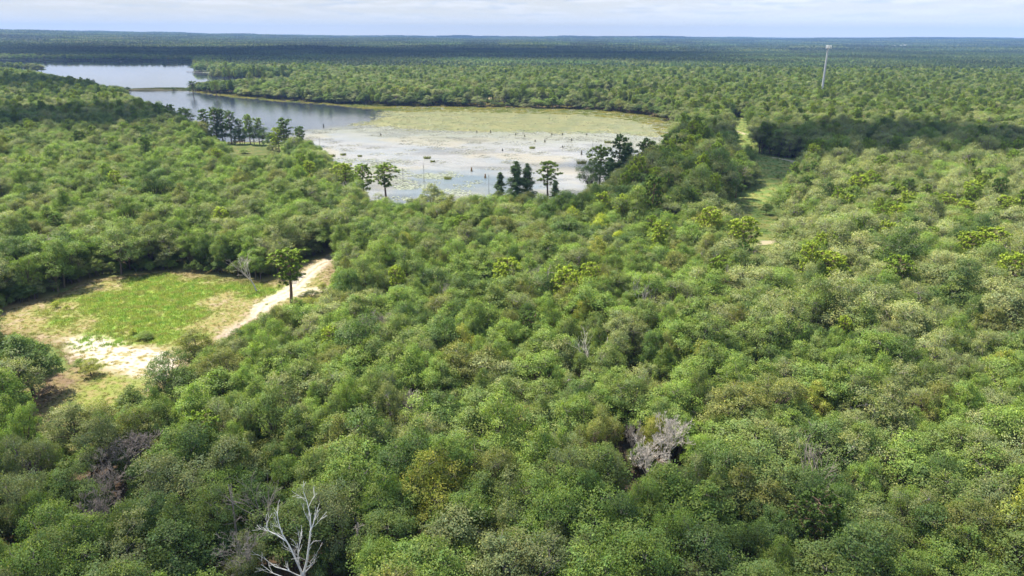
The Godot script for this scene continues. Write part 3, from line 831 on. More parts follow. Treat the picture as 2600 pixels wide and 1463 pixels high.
func build_ground() -> void:
	var xs := PackedFloat32Array()
	var half := axis_steps(520.0, 7.0, 11800.0)
	for k in range(half.size() - 1, 0, -1):
		xs.append(-half[k])
	xs.append_array(half)
	var zs := PackedFloat32Array()
	var back := axis_steps(60.0, 20.0, 3000.0)
	for k in range(back.size() - 1, 0, -1):
		zs.append(back[k])
	for q in axis_steps(1250.0, 7.0, 11800.0):
		zs.append(-q)
	var s := Shape.new()
	var wide := xs.size()
	for z in zs:
		for x in xs:
			s.v.append(Vector3(x, ground_y(x, z), z))
			var d := 0.5 + 0.5 * fine.get_noise_2d(x * 0.5, z * 0.5)
			var c := Color(0.06, 0.045, 0.032).lerp(Color(0.16, 0.115, 0.08), smoothstep(0.45, 0.8, d))
			var far := smoothstep(500.0, 1500.0, Vector2(x, z).length())
			if in_box(Vector2(x, z), CLEARING, "clearing", 14.0):
				c = c.lerp(Color(0.15, 0.125, 0.06).lerp(Color(0.10, 0.13, 0.04), smoothstep(0.4, 0.6, d)), smoothstep(14.0, 4.0, edge_distance(Vector2(x, z), CLEARING)))
			for q in [[GLADE, "glade"], [MEADOW, "meadow"]]:
				if in_box(Vector2(x, z), q[0], q[1], 26.0):
					c = c.lerp(Color(0.11, 0.15, 0.045), smoothstep(24.0, 6.0, edge_distance(Vector2(x, z), q[0])))
			c = c.lerp(Color(0.05, 0.07, 0.03).lerp(Color(0.16, 0.15, 0.07), smoothstep(0.4, 0.5, noise.get_noise_2d(x * 0.09, z * 0.14)) * smoothstep(2800.0, 3200.0, -z)), far)
			s.c.append(c)
			s.n.append(Vector3.UP)
	for j in zs.size() - 1:
		for k in wide - 1:
			var a := j * wide + k
			s.i.append(a); s.i.append(a + wide); s.i.append(a + wide + 1)
			s.i.append(a); s.i.append(a + wide + 1); s.i.append(a + 1)
	var m := paint("forest floor", Color.WHITE, 0.95, 0.2)
	m.heightmap_enabled = true
	m.heightmap_texture = noise_tex(0.03, 3)
	m.heightmap_scale = 12.0
	m.uv1_triplanar = true
	m.uv1_world_triplanar = true
	m.uv1_scale = Vector3(0.12, 0.12, 0.12)
	setting("ground", s.mesh(), m)

func flat(poly: PackedVector2Array, y: float) -> ArrayMesh:
	var s := Shape.new()
	var t := Geometry2D.triangulate_polygon(poly)
	for p in poly:
		s.v.append(Vector3(p.x, y, p.y))
		s.n.append(Vector3.UP)
		s.c.append(Color.WHITE)
	for k in t.size() / 3:
		var a := poly[t[3 * k]]
		var b := poly[t[3 * k + 1]]
		var c := poly[t[3 * k + 2]]
		var turn := (b - a).cross(c - a) > 0.0
		s.i.append(t[3 * k])
		s.i.append(t[3 * k + 1] if turn else t[3 * k + 2])
		s.i.append(t[3 * k + 2] if turn else t[3 * k + 1])
	return s.mesh()

# a sheet of small cells inside a polygon, coloured point by point
func sheet(called: String, poly: PackedVector2Array, step: float, y_of: Callable, color_of: Callable, mat: Material, kind := "structure") -> void:
	var r := Rect2(poly[0], Vector2.ZERO)
	for q in poly:
		r = r.expand(q)
	var nx := int(r.size.x / step) + 2
	var nz := int(r.size.y / step) + 2
	var index := {}
	var s := Shape.new()
	for j in nz:
		for k in nx:
			var p := r.position + Vector2(k, j) * step
			if not inside(p, poly):
				continue
			index[j * nx + k] = s.v.size()
			s.v.append(Vector3(p.x, y_of.call(p), p.y))
			s.n.append(Vector3.UP)
			s.c.append(color_of.call(p))
	for key in index:
		if index.has(key + 1) and index.has(key + nx) and index.has(key + nx + 1):
			var a: int = index[key]
			var b: int = index[key + 1]
			var c: int = index[key + nx]
			var d: int = index[key + nx + 1]
			s.i.append(a); s.i.append(b); s.i.append(d)
			s.i.append(a); s.i.append(d); s.i.append(c)
	setting(called, s.mesh(), mat, kind)

func build_water() -> void:
	var w := paint("open water", Color(0.02, 0.027, 0.042), 0.11, 0.7, false)
	w.normal_enabled = true
	w.normal_texture = noise_tex(0.02, 21, 512, true, 3.0)
	w.normal_scale = 0.16
	w.uv1_triplanar = true
	w.uv1_world_triplanar = true
	w.uv1_scale = Vector3(0.06, 0.06, 0.06)
	var pond := setting("pond_water", flat(Geometry2D.offset_polygon(POND, 8.0)[0], WATER), w)
	pond.set_meta("label", "dark open water and pale shallows of the pond")
	var still := paint("lake surface", Color(0.03, 0.035, 0.045), 0.035, 0.7, false)
	still.normal_enabled = true
	still.normal_texture = w.normal_texture
	still.normal_scale = 0.025
	still.uv1_triplanar = true
	still.uv1_world_triplanar = true
	still.uv1_scale = Vector3(0.05, 0.05, 0.05)
	var lake := setting("lake_water", flat(Geometry2D.offset_polygon(LAKE, 8.0)[0], WATER), still)
	lake.set_meta("label", "pale smooth lake beyond the dam at upper left")
	# thin sheet with the pale cloud reflection of the still pond painted in
	var film := paint("painted reflection film", Color.WHITE, 0.26, 0.7)
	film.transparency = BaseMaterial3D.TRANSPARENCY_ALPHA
	sheet("painted_reflection_film", POND, 2.5, func(_p: Vector2) -> float: return WATER + 0.012, reflection_color, film, "stuff")

func reflection_color(p: Vector2) -> Color:
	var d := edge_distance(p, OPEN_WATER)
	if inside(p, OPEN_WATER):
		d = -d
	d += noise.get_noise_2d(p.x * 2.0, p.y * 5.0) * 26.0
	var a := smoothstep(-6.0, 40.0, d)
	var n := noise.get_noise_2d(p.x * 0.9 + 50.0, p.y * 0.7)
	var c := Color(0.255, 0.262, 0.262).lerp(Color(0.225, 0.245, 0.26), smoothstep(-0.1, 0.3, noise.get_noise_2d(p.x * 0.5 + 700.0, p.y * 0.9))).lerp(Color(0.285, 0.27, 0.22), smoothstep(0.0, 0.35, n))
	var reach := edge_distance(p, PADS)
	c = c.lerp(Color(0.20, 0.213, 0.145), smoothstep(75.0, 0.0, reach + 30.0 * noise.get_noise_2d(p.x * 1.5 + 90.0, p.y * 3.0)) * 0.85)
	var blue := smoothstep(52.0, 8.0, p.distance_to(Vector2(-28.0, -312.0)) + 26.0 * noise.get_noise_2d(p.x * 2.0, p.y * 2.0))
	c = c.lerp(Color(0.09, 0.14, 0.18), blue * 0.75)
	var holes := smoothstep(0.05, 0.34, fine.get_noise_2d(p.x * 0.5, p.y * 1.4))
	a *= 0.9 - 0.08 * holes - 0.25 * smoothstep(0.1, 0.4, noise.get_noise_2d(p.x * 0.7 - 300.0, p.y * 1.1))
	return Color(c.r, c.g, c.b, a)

func grass_mat(key: String) -> StandardMaterial3D:
	var m := paint(key, Color.WHITE, 0.95, 0.2)
	m.heightmap_enabled = true
	m.heightmap_texture = noise_tex(0.06, 9)
	m.heightmap_scale = 9.0
	m.uv1_triplanar = true
	m.uv1_world_triplanar = true
	m.uv1_scale = Vector3(0.2, 0.2, 0.2)
	return m

func greenness(p: Vector2) -> float:
	var d := edge_distance(p, GREEN)
	if not inside(p, GREEN):
		d = -d
	var g := smoothstep(-9.0, 4.0, d + noise.get_noise_2d(p.x * 4.0, p.y * 4.0) * 15.0 + fine.get_noise_2d(p.x * 2.2, p.y * 2.2) * 4.0)
	return g

func clearing_color(p: Vector2) -> Color:
	var g := greenness(p)
	var n := fine.get_noise_2d(p.x * 2.6, p.y * 2.6)
	var n2 := fine.get_noise_2d(p.x * 7.0 + 40.0, p.y * 7.0)
	var sand := Color(0.36, 0.31, 0.25).lerp(Color(0.29, 0.225, 0.16), smoothstep(-0.1, 0.4, n))
	var straw := Color(0.22, 0.19, 0.085).lerp(Color(0.145, 0.16, 0.05), smoothstep(-0.2, 0.3, n2 + 0.4 * n))
	var grass := Color(0.125, 0.22, 0.036).lerp(Color(0.205, 0.26, 0.058), smoothstep(-0.3, 0.3, n2 + 0.6 * n)).lerp(straw, 0.55 * smoothstep(0.05, 0.35, fine.get_noise_2d(p.x * 1.3 - 80.0, p.y * 3.0)))
	sand *= 0.92 + 0.35 * fine.get_noise_2d(p.x * 9.0, p.y * 13.0)
	var bare := 0.0
	if inside(p, SAND):
		sand = sand.lerp(Color(0.40, 0.36, 0.31), smoothstep(0.0, 5.0, edge_distance(p, SAND)))
		bare = smoothstep(0.0, 4.0, edge_distance(p, SAND)) * smoothstep(-0.3, 0.15, n * 0.6 + 0.8 * n2 + 0.02)
	for line in ROADS:
		var off := line_distance(p, line) + n2 * 0.5
		var way := smoothstep(3.0, 1.7, off + n * 1.2) * (1.0 - 0.55 * smoothstep(0.55, 0.15, off + n * 0.4)) * (1.0 - 0.3 * smoothstep(0.5, 0.2, absf(off - 1.7)))
		bare = maxf(bare, way)
		sand = sand.lerp(Color(0.39, 0.345, 0.285), way)
	bare = maxf(bare, smoothstep(0.15, 0.42, n + 0.3 * noise.get_noise_2d(p.x * 5.0, p.y * 5.0)) * 0.75 * (1.0 - g))
	var rim := edge_distance(p, CLEARING)
	var litter := smoothstep(5.0, 0.0, rim + n * 3.0) * smoothstep(-110.0, -60.0, -absf(p.x + 75.0) - 30.0)
	var c := straw.lerp(grass, g).lerp(sand, bare)
	if p.y > -121.0 and p.x < -66.0:
		c = c.lerp(Color(0.12, 0.08, 0.06).lerp(Color(0.15, 0.19, 0.04), smoothstep(-80.0, -74.0, p.x + n * 6.0)), 0.75 * smoothstep(-0.2, 0.2, n + 0.1))
	return c.lerp(Color(0.14, 0.10, 0.07), litter * 0.6)

func build_clearings() -> void:
	var m := grass_mat("sandy grass")
	sheet("sandy_clearing_ground", smoothed(CLEARING, 2.0), 0.5, func(p: Vector2) -> float: return 0.1 + 0.05 * fine.get_noise_2d(p.x, p.y) , clearing_color, m)
	sheet("grass_glade_ground", GLADE, 0.9, func(p: Vector2) -> float: return land_y(p.x, p.y) + 0.12, glade_color, m)
	sheet("meadow_ground", MEADOW, 2.0, func(p: Vector2) -> float: return land_y(p.x, p.y) + 0.2, func(p: Vector2) -> Color: return Color(0.10, 0.105, 0.04).lerp(Color(0.06, 0.085, 0.025), smoothstep(-0.2, 0.3, fine.get_noise_2d(p.x, p.y))), m)
	sheet("far_shore_field_ground", FARFIELD, 3.0, func(p: Vector2) -> float: return land_y(p.x, p.y) + 0.3, func(p: Vector2) -> Color: return Color(0.21, 0.155, 0.1).lerp(Color(0.1, 0.11, 0.04), smoothstep(-0.15, 0.2, fine.get_noise_2d(p.x * 0.5, p.y * 0.5))), m)
	sheet("shore_sand_ground", SHORESAND, 3.0, func(p: Vector2) -> float: return land_y(p.x, p.y) + 0.3, func(_p: Vector2) -> Color: return Color(0.27, 0.25, 0.2), m)
	# grass growing on the clearing and the glade
	var t := Shape.new()
	rng.seed = 41
	for k in 26:
		var p := Vector3(rf(-0.45, 0.45), 0, rf(-0.45, 0.45))
		var d := (Vector3(rf(-0.5, 0.5), 1.0, rf(-0.5, 0.5))).normalized()
		var side := d.cross(any_dir()).normalized() * 0.035
		var f := rf(0.75, 1.3)
		t.tri(p - side, p + d * rf(0.14, 0.5), p + side, (Vector3.UP + any_dir() * 0.5).normalized(), Color(f, f, f))
	var places := []
	var tints := PackedColorArray()
	for k in 60000:
		var p := Vector2(rf(-120, -40), rf(-200, -100))
		if k >= 44000:
			p = Vector2(rf(65, 185), rf(-580, -205))
		var glade := k >= 44000
		if not inside(p, GLADE if glade else CLEARING):
			continue
		var g := 0.75 if glade else greenness(p)
		var c := glade_color(p) if glade else clearing_color(p)
		if c.r > 0.24 or rng.randf() > 0.3 + g * 0.4:
			continue
		places.append(Transform3D(Basis(Vector3.UP, rf(0, TAU)).scaled(Vector3.ONE * rf(0.6, 1.3) * (0.6 + 0.6 * g)), Vector3(p.x, land_y(p.x, p.y) + 0.1, p.y)))
		var tv := rf(0.85, 1.55)
		tints.append(Color(c.r * tv * rf(0.9, 1.15), c.g * tv, c.b * tv))
	scatter("grass", t.mesh(leafy("grass blades", Color.WHITE, 0.7)), places, tints).set_meta("label", "weedy grass growing over the sandy clearing and the glade")

func glade_color(p: Vector2) -> Color:
	var n := fine.get_noise_2d(p.x * 1.3, p.y * 1.3)
	var c := Color(0.10, 0.15, 0.04).lerp(Color(0.17, 0.18, 0.06), smoothstep(-0.25, 0.35, n))
	var bare := 0.0
	for line in TRACKS:
		bare = maxf(bare, smoothstep(2.0, 0.8, line_distance(p, line) + n * 2.2))
	return c.lerp(Color(0.34, 0.29, 0.22), bare * 0.8)

func scatter(called: String, m: Mesh, places: Array, tints: PackedColorArray, parent: Node = null) -> MultiMeshInstance3D:
	var mm := MultiMesh.new()
	mm.transform_format = MultiMesh.TRANSFORM_3D
	mm.use_colors = true
	mm.mesh = m
	mm.instance_count = places.size()
	for k in places.size():
		mm.set_instance_transform(k, places[k])
		mm.set_instance_color(k, tints[k])
	var o := MultiMeshInstance3D.new()
	o.name = called if parent else numbered(called)
	o.multimesh = mm
	o.set_meta("kind", "stuff")
	if parent:
		parent.add_child(o, true)
	else:
		add_child(o)
	return o

func build_clouds() -> void:
	# fair weather clouds drifting over the forest: they lie outside the view and shade patches of ground
	var m := paint("cloud vapour", Color(0.9, 0.9, 0.92), 1.0, 0.0)
	m.transparency = BaseMaterial3D.TRANSPARENCY_ALPHA
	m.cull_mode = BaseMaterial3D.CULL_DISABLED
	var idx := 0
	for q in CLOUDS:
		rng.seed = 900 + idx
		idx += 1
		var s := Shape.new()
		var rings := 12
		var around := 40
		for side in [1.0, -1.0]:
			var base := s.v.size()
			for r in rings + 1:
				for a in around:
					var t := float(r) / rings
					var ang := TAU * a / around
					var wob := 1.0 + 0.35 * noise.get_noise_2d(cos(ang) * 60.0 + idx * 90.0, sin(ang) * 60.0)
					var p := Vector3(cos(ang) * t * float(q[2]) * wob, 0, sin(ang) * t * float(q[3]) * wob)
					var lump := 1.0 + 0.6 * noise.get_noise_2d(p.x * 40.0 / float(q[2]) + idx * 200.0, p.z * 40.0 / float(q[3]))
					p.y = side * (1.0 - t * t) * float(q[3]) * (0.3 if side > 0 else 0.08) * lump
					s.v.append(p)
					s.n.append(Vector3(p.x / float(q[2]) * 0.5, side, p.z / float(q[3]) * 0.5).normalized())
					var alpha := (1.0 - sqrt(1.0 - float(q[4]))) * clampf(smoothstep(1.0, 0.55, t) * lump, 0.0, 1.25)
					s.c.append(Color(1, 1, 1, clampf(alpha, 0.0, 1.0)))
			for r in rings:
				for a in around:
					var p0 := base + r * around + a
					var p1 := base + r * around + (a + 1) % around
					s.i.append(p0); s.i.append(p1); s.i.append(p1 + around)
					s.i.append(p0); s.i.append(p1 + around); s.i.append(p0 + around)
		var o := setting("cloud", s.mesh(), m)
		o.position = Vector3(q[0], 0, q[1]) + sun_dir * (maxf(520.0, 0.1 * Vector2(q[0], q[1]).length()) / sun_dir.y)

# ---------------------------------------------------------------- species
var oaks := []
var pines := []
var cedars := []
var bark_mat: StandardMaterial3D
var tone_mats := []

func make_species() -> void:
	bark_mat = paint("bark", Color.WHITE, 0.95, 0.2)
	for k in TONES.size():
		tone_mats.append(leafy("leaves " + str(TONES[k][0]), tone_color(k)))
	var specs := [[13, 1.0, 0.0, 0.24, 1.0, 0.3, 1.3], [17, 0.7, 0.08, 0.21, 1.1, 0.6, 1.8], [11, 1.3, 0.0, 0.26, 0.8, 0.2, 1.2], [15, 0.8, 0.15, 0.23, 1.05, 0.9, 1.6], [19, 0.5, 0.04, 0.21, 1.15, 0.4, 2.0], [12, 1.0, 0.3, 0.24, 0.95, 0.7, 2.2], [9, 1.5, 0.05, 0.25, 0.7, 0.5, 1.8], [14, 0.9, 0.02, 0.22, 1.0, 1.0, 1.5]]
	for k in specs.size():
		var q = specs[k]
		oaks.append(make_oak(100 + k, q[0], q[1], q[2], q[3], q[4], q[5], q[6]))
	for k in 3:
		pines.append(make_pine(200 + k, 0))
	for k in 3:
		pines.append(make_pine(210 + k, 1))
	for k in 2:
		cedars.append(make_cedar(220 + k))
	for list in [oaks, pines, cedars]:
		for q in list:
			var wood: Shape = q[0]
			var green: Shape = q[1]
			q.append(wood.mesh(bark_mat))
			q.append(green.mesh(leafy("leaves")))
			var both := wood.mesh(bark_mat)
			green.add_to(both, leafy("leaves"))
			q.append(both)

func blocked(p: Vector2, more: float) -> bool:
	for k in keep_out.size():
		if p.distance_squared_to(keep_out[k]) < pow(keep_radius[k] + more, 2.0):
			return true
	return false

var keep_out := PackedVector2Array()
var keep_radius := PackedFloat32Array()
var landmarks := []   # [name, screen position, distance]

func seen_at(p: Vector3) -> Vector2:   # picture coordinates from 0 to 1, to know what the photo shows
	var q := cam.transform.affine_inverse() * p
	if q.z > -1.0:
		return Vector2(-9, -9)
	var f := 0.5 / tan(deg_to_rad(43.71) * 0.5)
	return Vector2(0.5 + q.x / -q.z * f * 576.0 / 1024.0, 0.5 - q.y / -q.z * f)

func make_pine_thing(x: float, z: float, h: float, r: float, style: int, tone: int, label: String) -> Node3D:
	var called := "cedar_tree" if style == 2 else "pine_tree"
	var t := thing(called, label, "cedar tree" if style == 2 else "pine tree", Vector3(x, land_y(x, z), z), rf(0, TAU), "cedars on the pond's shore" if style == 2 else "pines standing in the wood")
	var q: Array
	if style == 2:
		q = cedars[rng.randi() % 2]
		t.scale = Vector3(r / 2.0, h / 10.0, r / 2.0)
	else:
		q = pines[(rng.randi() % 3) + 3 * style]
		t.scale = Vector3(r / 2.2, h / 10.0, r / 2.2) if style == 0 else Vector3(r / 1.9, h / 10.0, r / 1.9)
	obj("trunk", q[2], bark_mat, t)
	var cols := [[1.32, 1.25, 1.3], [0.85, 0.92, 1.0], [0.42, 0.52, 0.95]]
	if style == 2:
		cols = [[1.8, 1.8, 1.5], [2.0, 1.95, 2.2], [1.35, 1.4, 1.2]]
	var c: Array = cols[tone]
	obj("crown", q[3], leafy("%s needles %d" % ["cedar" if style == 2 else "pine", tone], Color(c[0], c[1], c[2]), 0.45), t)
	keep_out.append(Vector2(x, z))
	keep_radius.append(r * 0.45)
	landmarks.append([label, seen_at(Vector3(x, h * 0.75, z)), called])
	return t

func build_hand_placed() -> void:
	rng.seed = 61
	for q in PINES:
		make_pine_thing(q[0], q[1], q[2], q[3], int(q[4]), int(q[5]), q[6])
	var wood_tones := [Color(0.38, 0.34, 0.32), Color(0.40, 0.375, 0.34), Color(0.66, 0.635, 0.6)]
	var wood_grain := noise_tex(0.05, 77, 256)
	var ramp := Gradient.new()
	ramp.set_color(0, Color(0.72, 0.69, 0.66))
	ramp.set_color(1, Color(1, 1, 1))
	wood_grain.color_ramp = ramp
	var idx := 0
	for q in SNAGS:
		rng.seed = 300 + idx
		idx += 1
		var p := Vector3(q[0], land_y(q[0], q[1]), q[1])
		var h: float = q[2]
		var w: float = q[3]
		var style := int(q[4])
		var mat := paint("dead wood %d" % int(q[5]), wood_tones[int(q[5])], 0.9, 0.3)
		mat.albedo_texture = wood_grain
		mat.uv1_triplanar = true
		mat.uv1_scale = Vector3(1.3, 0.35, 1.3)
		var t := thing("dead_tree", q[6], "dead tree", p, 0.0, "bare and dying trees")
		var s := Shape.new()
		if idx == 1:
			big_snag(t, paint("bleached wood", Color(0.78, 0.76, 0.72), 0.9, 0.3))
		elif style == 2:
			limb(s, Vector3(0, -0.3, 0), Vector3(rf(-0.3, 0.3), h, rf(-0.3, 0.3)), 0.2, 0.05, 6, Color.WHITE, 0.012)
			obj("trunk", s.mesh(), mat, t)
			for k in 9:
				var l := Shape.new()
				var a := rf(0, TAU)
				var y := h * rf(0.4, 0.97)
				grow(l, Vector3(0, y, 0), Vector3(cos(a), rf(-0.1, 0.5), sin(a)).normalized(), w * rf(0.35, 0.8), 0.05, 1, 0.5, Color.WHITE)
				obj("limb", l.mesh(), mat, t)
		else:
			var fork := Vector3(rf(-0.2, 0.2), h * (0.34 if style == 0 else 0.45), rf(-0.2, 0.2))
			limb(s, Vector3(0, -0.3, 0), fork, 0.19, 0.15, 6, Color.WHITE, 0.03)
			obj("trunk", s.mesh(), mat, t)
			var limbs := 4 if style == 0 else (9 if int(q[5]) == 2 else 7)
			for k in limbs:
				var l := Shape.new()
				var a := TAU * k / limbs + rf(-0.4, 0.4)
				var lean := rf(0.25, 0.6) if style == 0 else rf(0.3, 1.0)
				var d := Vector3(cos(a) * lean, 1.0, sin(a) * lean).normalized()
				var reach := (h - fork.y) * (0.5 if style == 0 else 0.36) * rf(0.85, 1.1)
				grow(l, fork + Vector3(0, rf(-0.5, 0.2), 0), d, reach, 0.085, 3 if style == 0 else 5, 0.55 if style == 0 else 0.72, Color.WHITE)
				obj("limb", l.mesh(), mat, t)
			if style == 1:
				t.scale = Vector3(w / 2.6, 1.0, w / 2.6)
			if q[6].contains("half dead") or q[6].contains("rusty"):
				var o = oaks[5]
				var c := obj("crown", o[3], tone_mats[1 if q[6].contains("moss") else 8], t)
				c.scale = Vector3(0.62, h * 0.085, 0.62)
		if str(q[6]).begins_with("leaning"):
			t.rotation.z = 0.34 if idx % 2 else 0.26
		keep_out.append(Vector2(p.x, p.z))
		keep_radius.append(1.2 if style == 0 else 0.9 if style == 2 else w * (1.0 if int(q[5]) == 2 else 0.7))
		landmarks.append([q[6], seen_at(p + Vector3(0, h * 0.8, 0)), "dead_tree"])
		if style != 2 and idx > 1:   # open a view down to the bare crown
			keep_out.append(Vector2(p.x, p.z) * 0.965)
			keep_radius.append(w * 0.45)
	keep_out.append(Vector2(SNAGS[0][0] + 0.2, SNAGS[0][1] + 4.5))
	keep_radius.append(5.2)
	keep_out.append(Vector2(SNAGS[0][0] - 3.4, SNAGS[0][1] - 0.5))
	keep_radius.append(3.0)
	rng.seed = 71
	for q in BROADS:
		var t := thing("oak_tree", q[5], "oak tree", Vector3(q[0], land_y(q[0], q[1]), q[1]), rf(0, TAU), "oaks of the wood")
		t.scale = Vector3(float(q[3]) / 3.6, float(q[2]) / 9.4, float(q[3]) / 3.6)
		var o: Array = oaks[rng.randi() % 8]
		obj("trunk", o[2], bark_mat, t)
		obj("crown", o[3], tone_mats[int(q[4])], t)
		keep_out.append(Vector2(q[0], q[1]))
		keep_radius.append(float(q[3]) * 0.7)
		landmarks.append([q[5], seen_at(t.position + Vector3(0, float(q[2]) * 0.8, 0)), "oak_tree"])

func build_shrubs() -> void:
	rng.seed = 77
	for q in SHRUBS:
		var t := thing("shrub", q[5], "shrub", Vector3(q[0], land_y(q[0], q[1]), q[1]), rf(0, TAU), "bushes on the banks and in the clearing")
		t.scale = Vector3(float(q[3]) / 3.6, float(q[2]) / 9.0, float(q[3]) / 3.6)
		var o: Array = oaks[rng.randi() % 8]
		obj("stem", o[2], bark_mat, t)
		obj("crown", o[3], tone_mats[int(q[4])], t)

func big_snag(t: Node3D, mat: Material) -> void:
	# trunk forks low into two great limbs; a tangle of broken boughs hangs to the left
	var s := Shape.new()
	s.tube(PackedVector3Array([Vector3(0.1, -0.3, 0.2), Vector3(0, 1.6, 0.1), Vector3(0.05, 3.4, 0)]), PackedFloat32Array([0.38, 0.32, 0.28]), 8, Color.WHITE)
	obj("trunk", s.mesh(), mat, t)
	var limbs := [
		[[Vector3(0.0, 3.2, 0), Vector3(-0.55, 5.2, 0), Vector3(-1.2, 6.8, -0.3), Vector3(-1.9, 8.2, -0.5), Vector3(-2.2, 9.6, -0.6), Vector3(-2.35, 11.0, -0.8)], 0.145],
		[[Vector3(0.1, 3.2, 0), Vector3(0.65, 5.2, -0.2), Vector3(1.0, 7.2, -0.3), Vector3(1.3, 9.0, -0.5), Vector3(1.3, 10.6, -0.7), Vector3(1.05, 12.2, -0.9), Vector3(0.75, 13.4, -1.0)], 0.155],
		[[Vector3(-1.5, 7.4, -0.4), Vector3(-2.6, 8.2, -0.5), Vector3(-3.4, 8.6, -0.6), Vector3(-3.7, 9.2, -0.7)], 0.09],
		[[Vector3(-0.3, 4.4, 0), Vector3(-0.2, 5.9, 0.2), Vector3(0.1, 7.5, 0.2), Vector3(0.2, 8.3, 0.2)], 0.1],
		[[Vector3(1.2, 8.6, -0.4), Vector3(1.7, 9.8, -0.4), Vector3(1.9, 11.0, -0.5)], 0.09],
		[[Vector3(0.0, 3.0, 0.2), Vector3(-1.4, 4.2, 0.5), Vector3(-2.8, 4.6, 0.4), Vector3(-3.9, 5.5, 0.2)], 0.11],
		[[Vector3(0.0, 2.6, 0.2), Vector3(-1.6, 3.4, 0.8), Vector3(-3.0, 4.2, 0.9), Vector3(-4.2, 5.2, 0.7)], 0.1],
		[[Vector3(0.2, 3.4, 0), Vector3(1.1, 4.6, 0.3), Vector3(1.2, 5.4, 0.3)], 0.09],
	]
	for q in limbs:
		var l := Shape.new()
		var pts := PackedVector3Array(q[0])
		var rad := PackedFloat32Array()
		for k in pts.size():
			rad.append(lerpf(float(q[1]), 0.025, pow(k / (pts.size() - 1.0), 0.8)))
		l.tube(pts, rad, 7, Color.WHITE)
		for k in range(1, pts.size()):
			for e in 2:
				var p := pts[k - 1].lerp(pts[k], rf(0.3, 1.0))
				var d := ((pts[k] - pts[k - 1]).normalized() + any_dir() * 0.75).normalized()
				grow(l, p, d, rf(0.6, 1.5), rad[k] * 0.4 + 0.01, 1 if e < 2 else 2, 0.6, Color.WHITE)
		obj("limb", l.mesh(), mat, t)

# ---------------------------------------------------------------- the forest
func openings(p: Vector2) -> float:   # how far a stem must keep out: below 0 nothing grows
	var d := 99.0
	for q in [[CLEARING, "clearing", 1.2], [GLADE, "glade", 1.0], [MEADOW, "meadow", 1.0], [FARFIELD, "field", 1.0], [SHORESAND, "shoresand", 1.0]]:
		if in_box(p, q[0], q[1], 6.0):
			var e := edge_distance(p, q[0])
			d = minf(d, (-e if inside(p, q[0]) else e) - float(q[2]))
	for line in ROADS + TRACKS:
		d = minf(d, line_distance(p, line) - 2.6)
	return d

# true when a tree of that height would stand between the drone's height and open ground that the photo shows
func hides_opening(p: Vector2, h: float) -> bool:
	var g := p * (EYE / (EYE - h * (0.86 if p.y > -800.0 else 1.08)))
	for q in [[CLEARING, "clearing"], [GLADE, "glade"], [MEADOW, "meadow"], [POND, "pond"], [LAKE, "lake"], [FARFIELD, "field"], [SHORESAND, "shoresand"]]:
		if (q[1] == "field" or q[1] == "shoresand") and rng.randf() < 0.3:
			continue
		if not in_box(g, q[0], q[1], 40.0):
			continue
		for t in [0.45, 0.75, 1.0]:
			if inside(p.lerp(g, t), q[0]):
				return true
	return false

func pick_tone(x: float, z: float) -> int:
	var n := noise.get_noise_2d(x * 1.2 + 70.0, z * 1.2)
	var u := rng.randf() + n * 0.5
	if z < -420.0 and z > -1300.0 and rng.randf() < 0.5:
		return [1, 4, 2, 1, 0][rng.randi() % 5]
	var right := smoothstep(10.0, 90.0, x) * smoothstep(-110.0, -150.0, z) * smoothstep(-900.0, -300.0, z)
	if rng.randf() < 0.58 * right:
		return 4 if rng.randf() < 0.6 else 1
	if u < 0.08: return 2
	if u < 0.34: return 0
	if u < 0.62: return 5
	if u < 0.68: return 3
	if u < 0.88: return 1
	if u < 0.90: return 8
	return 5 if u < 1.1 else 4

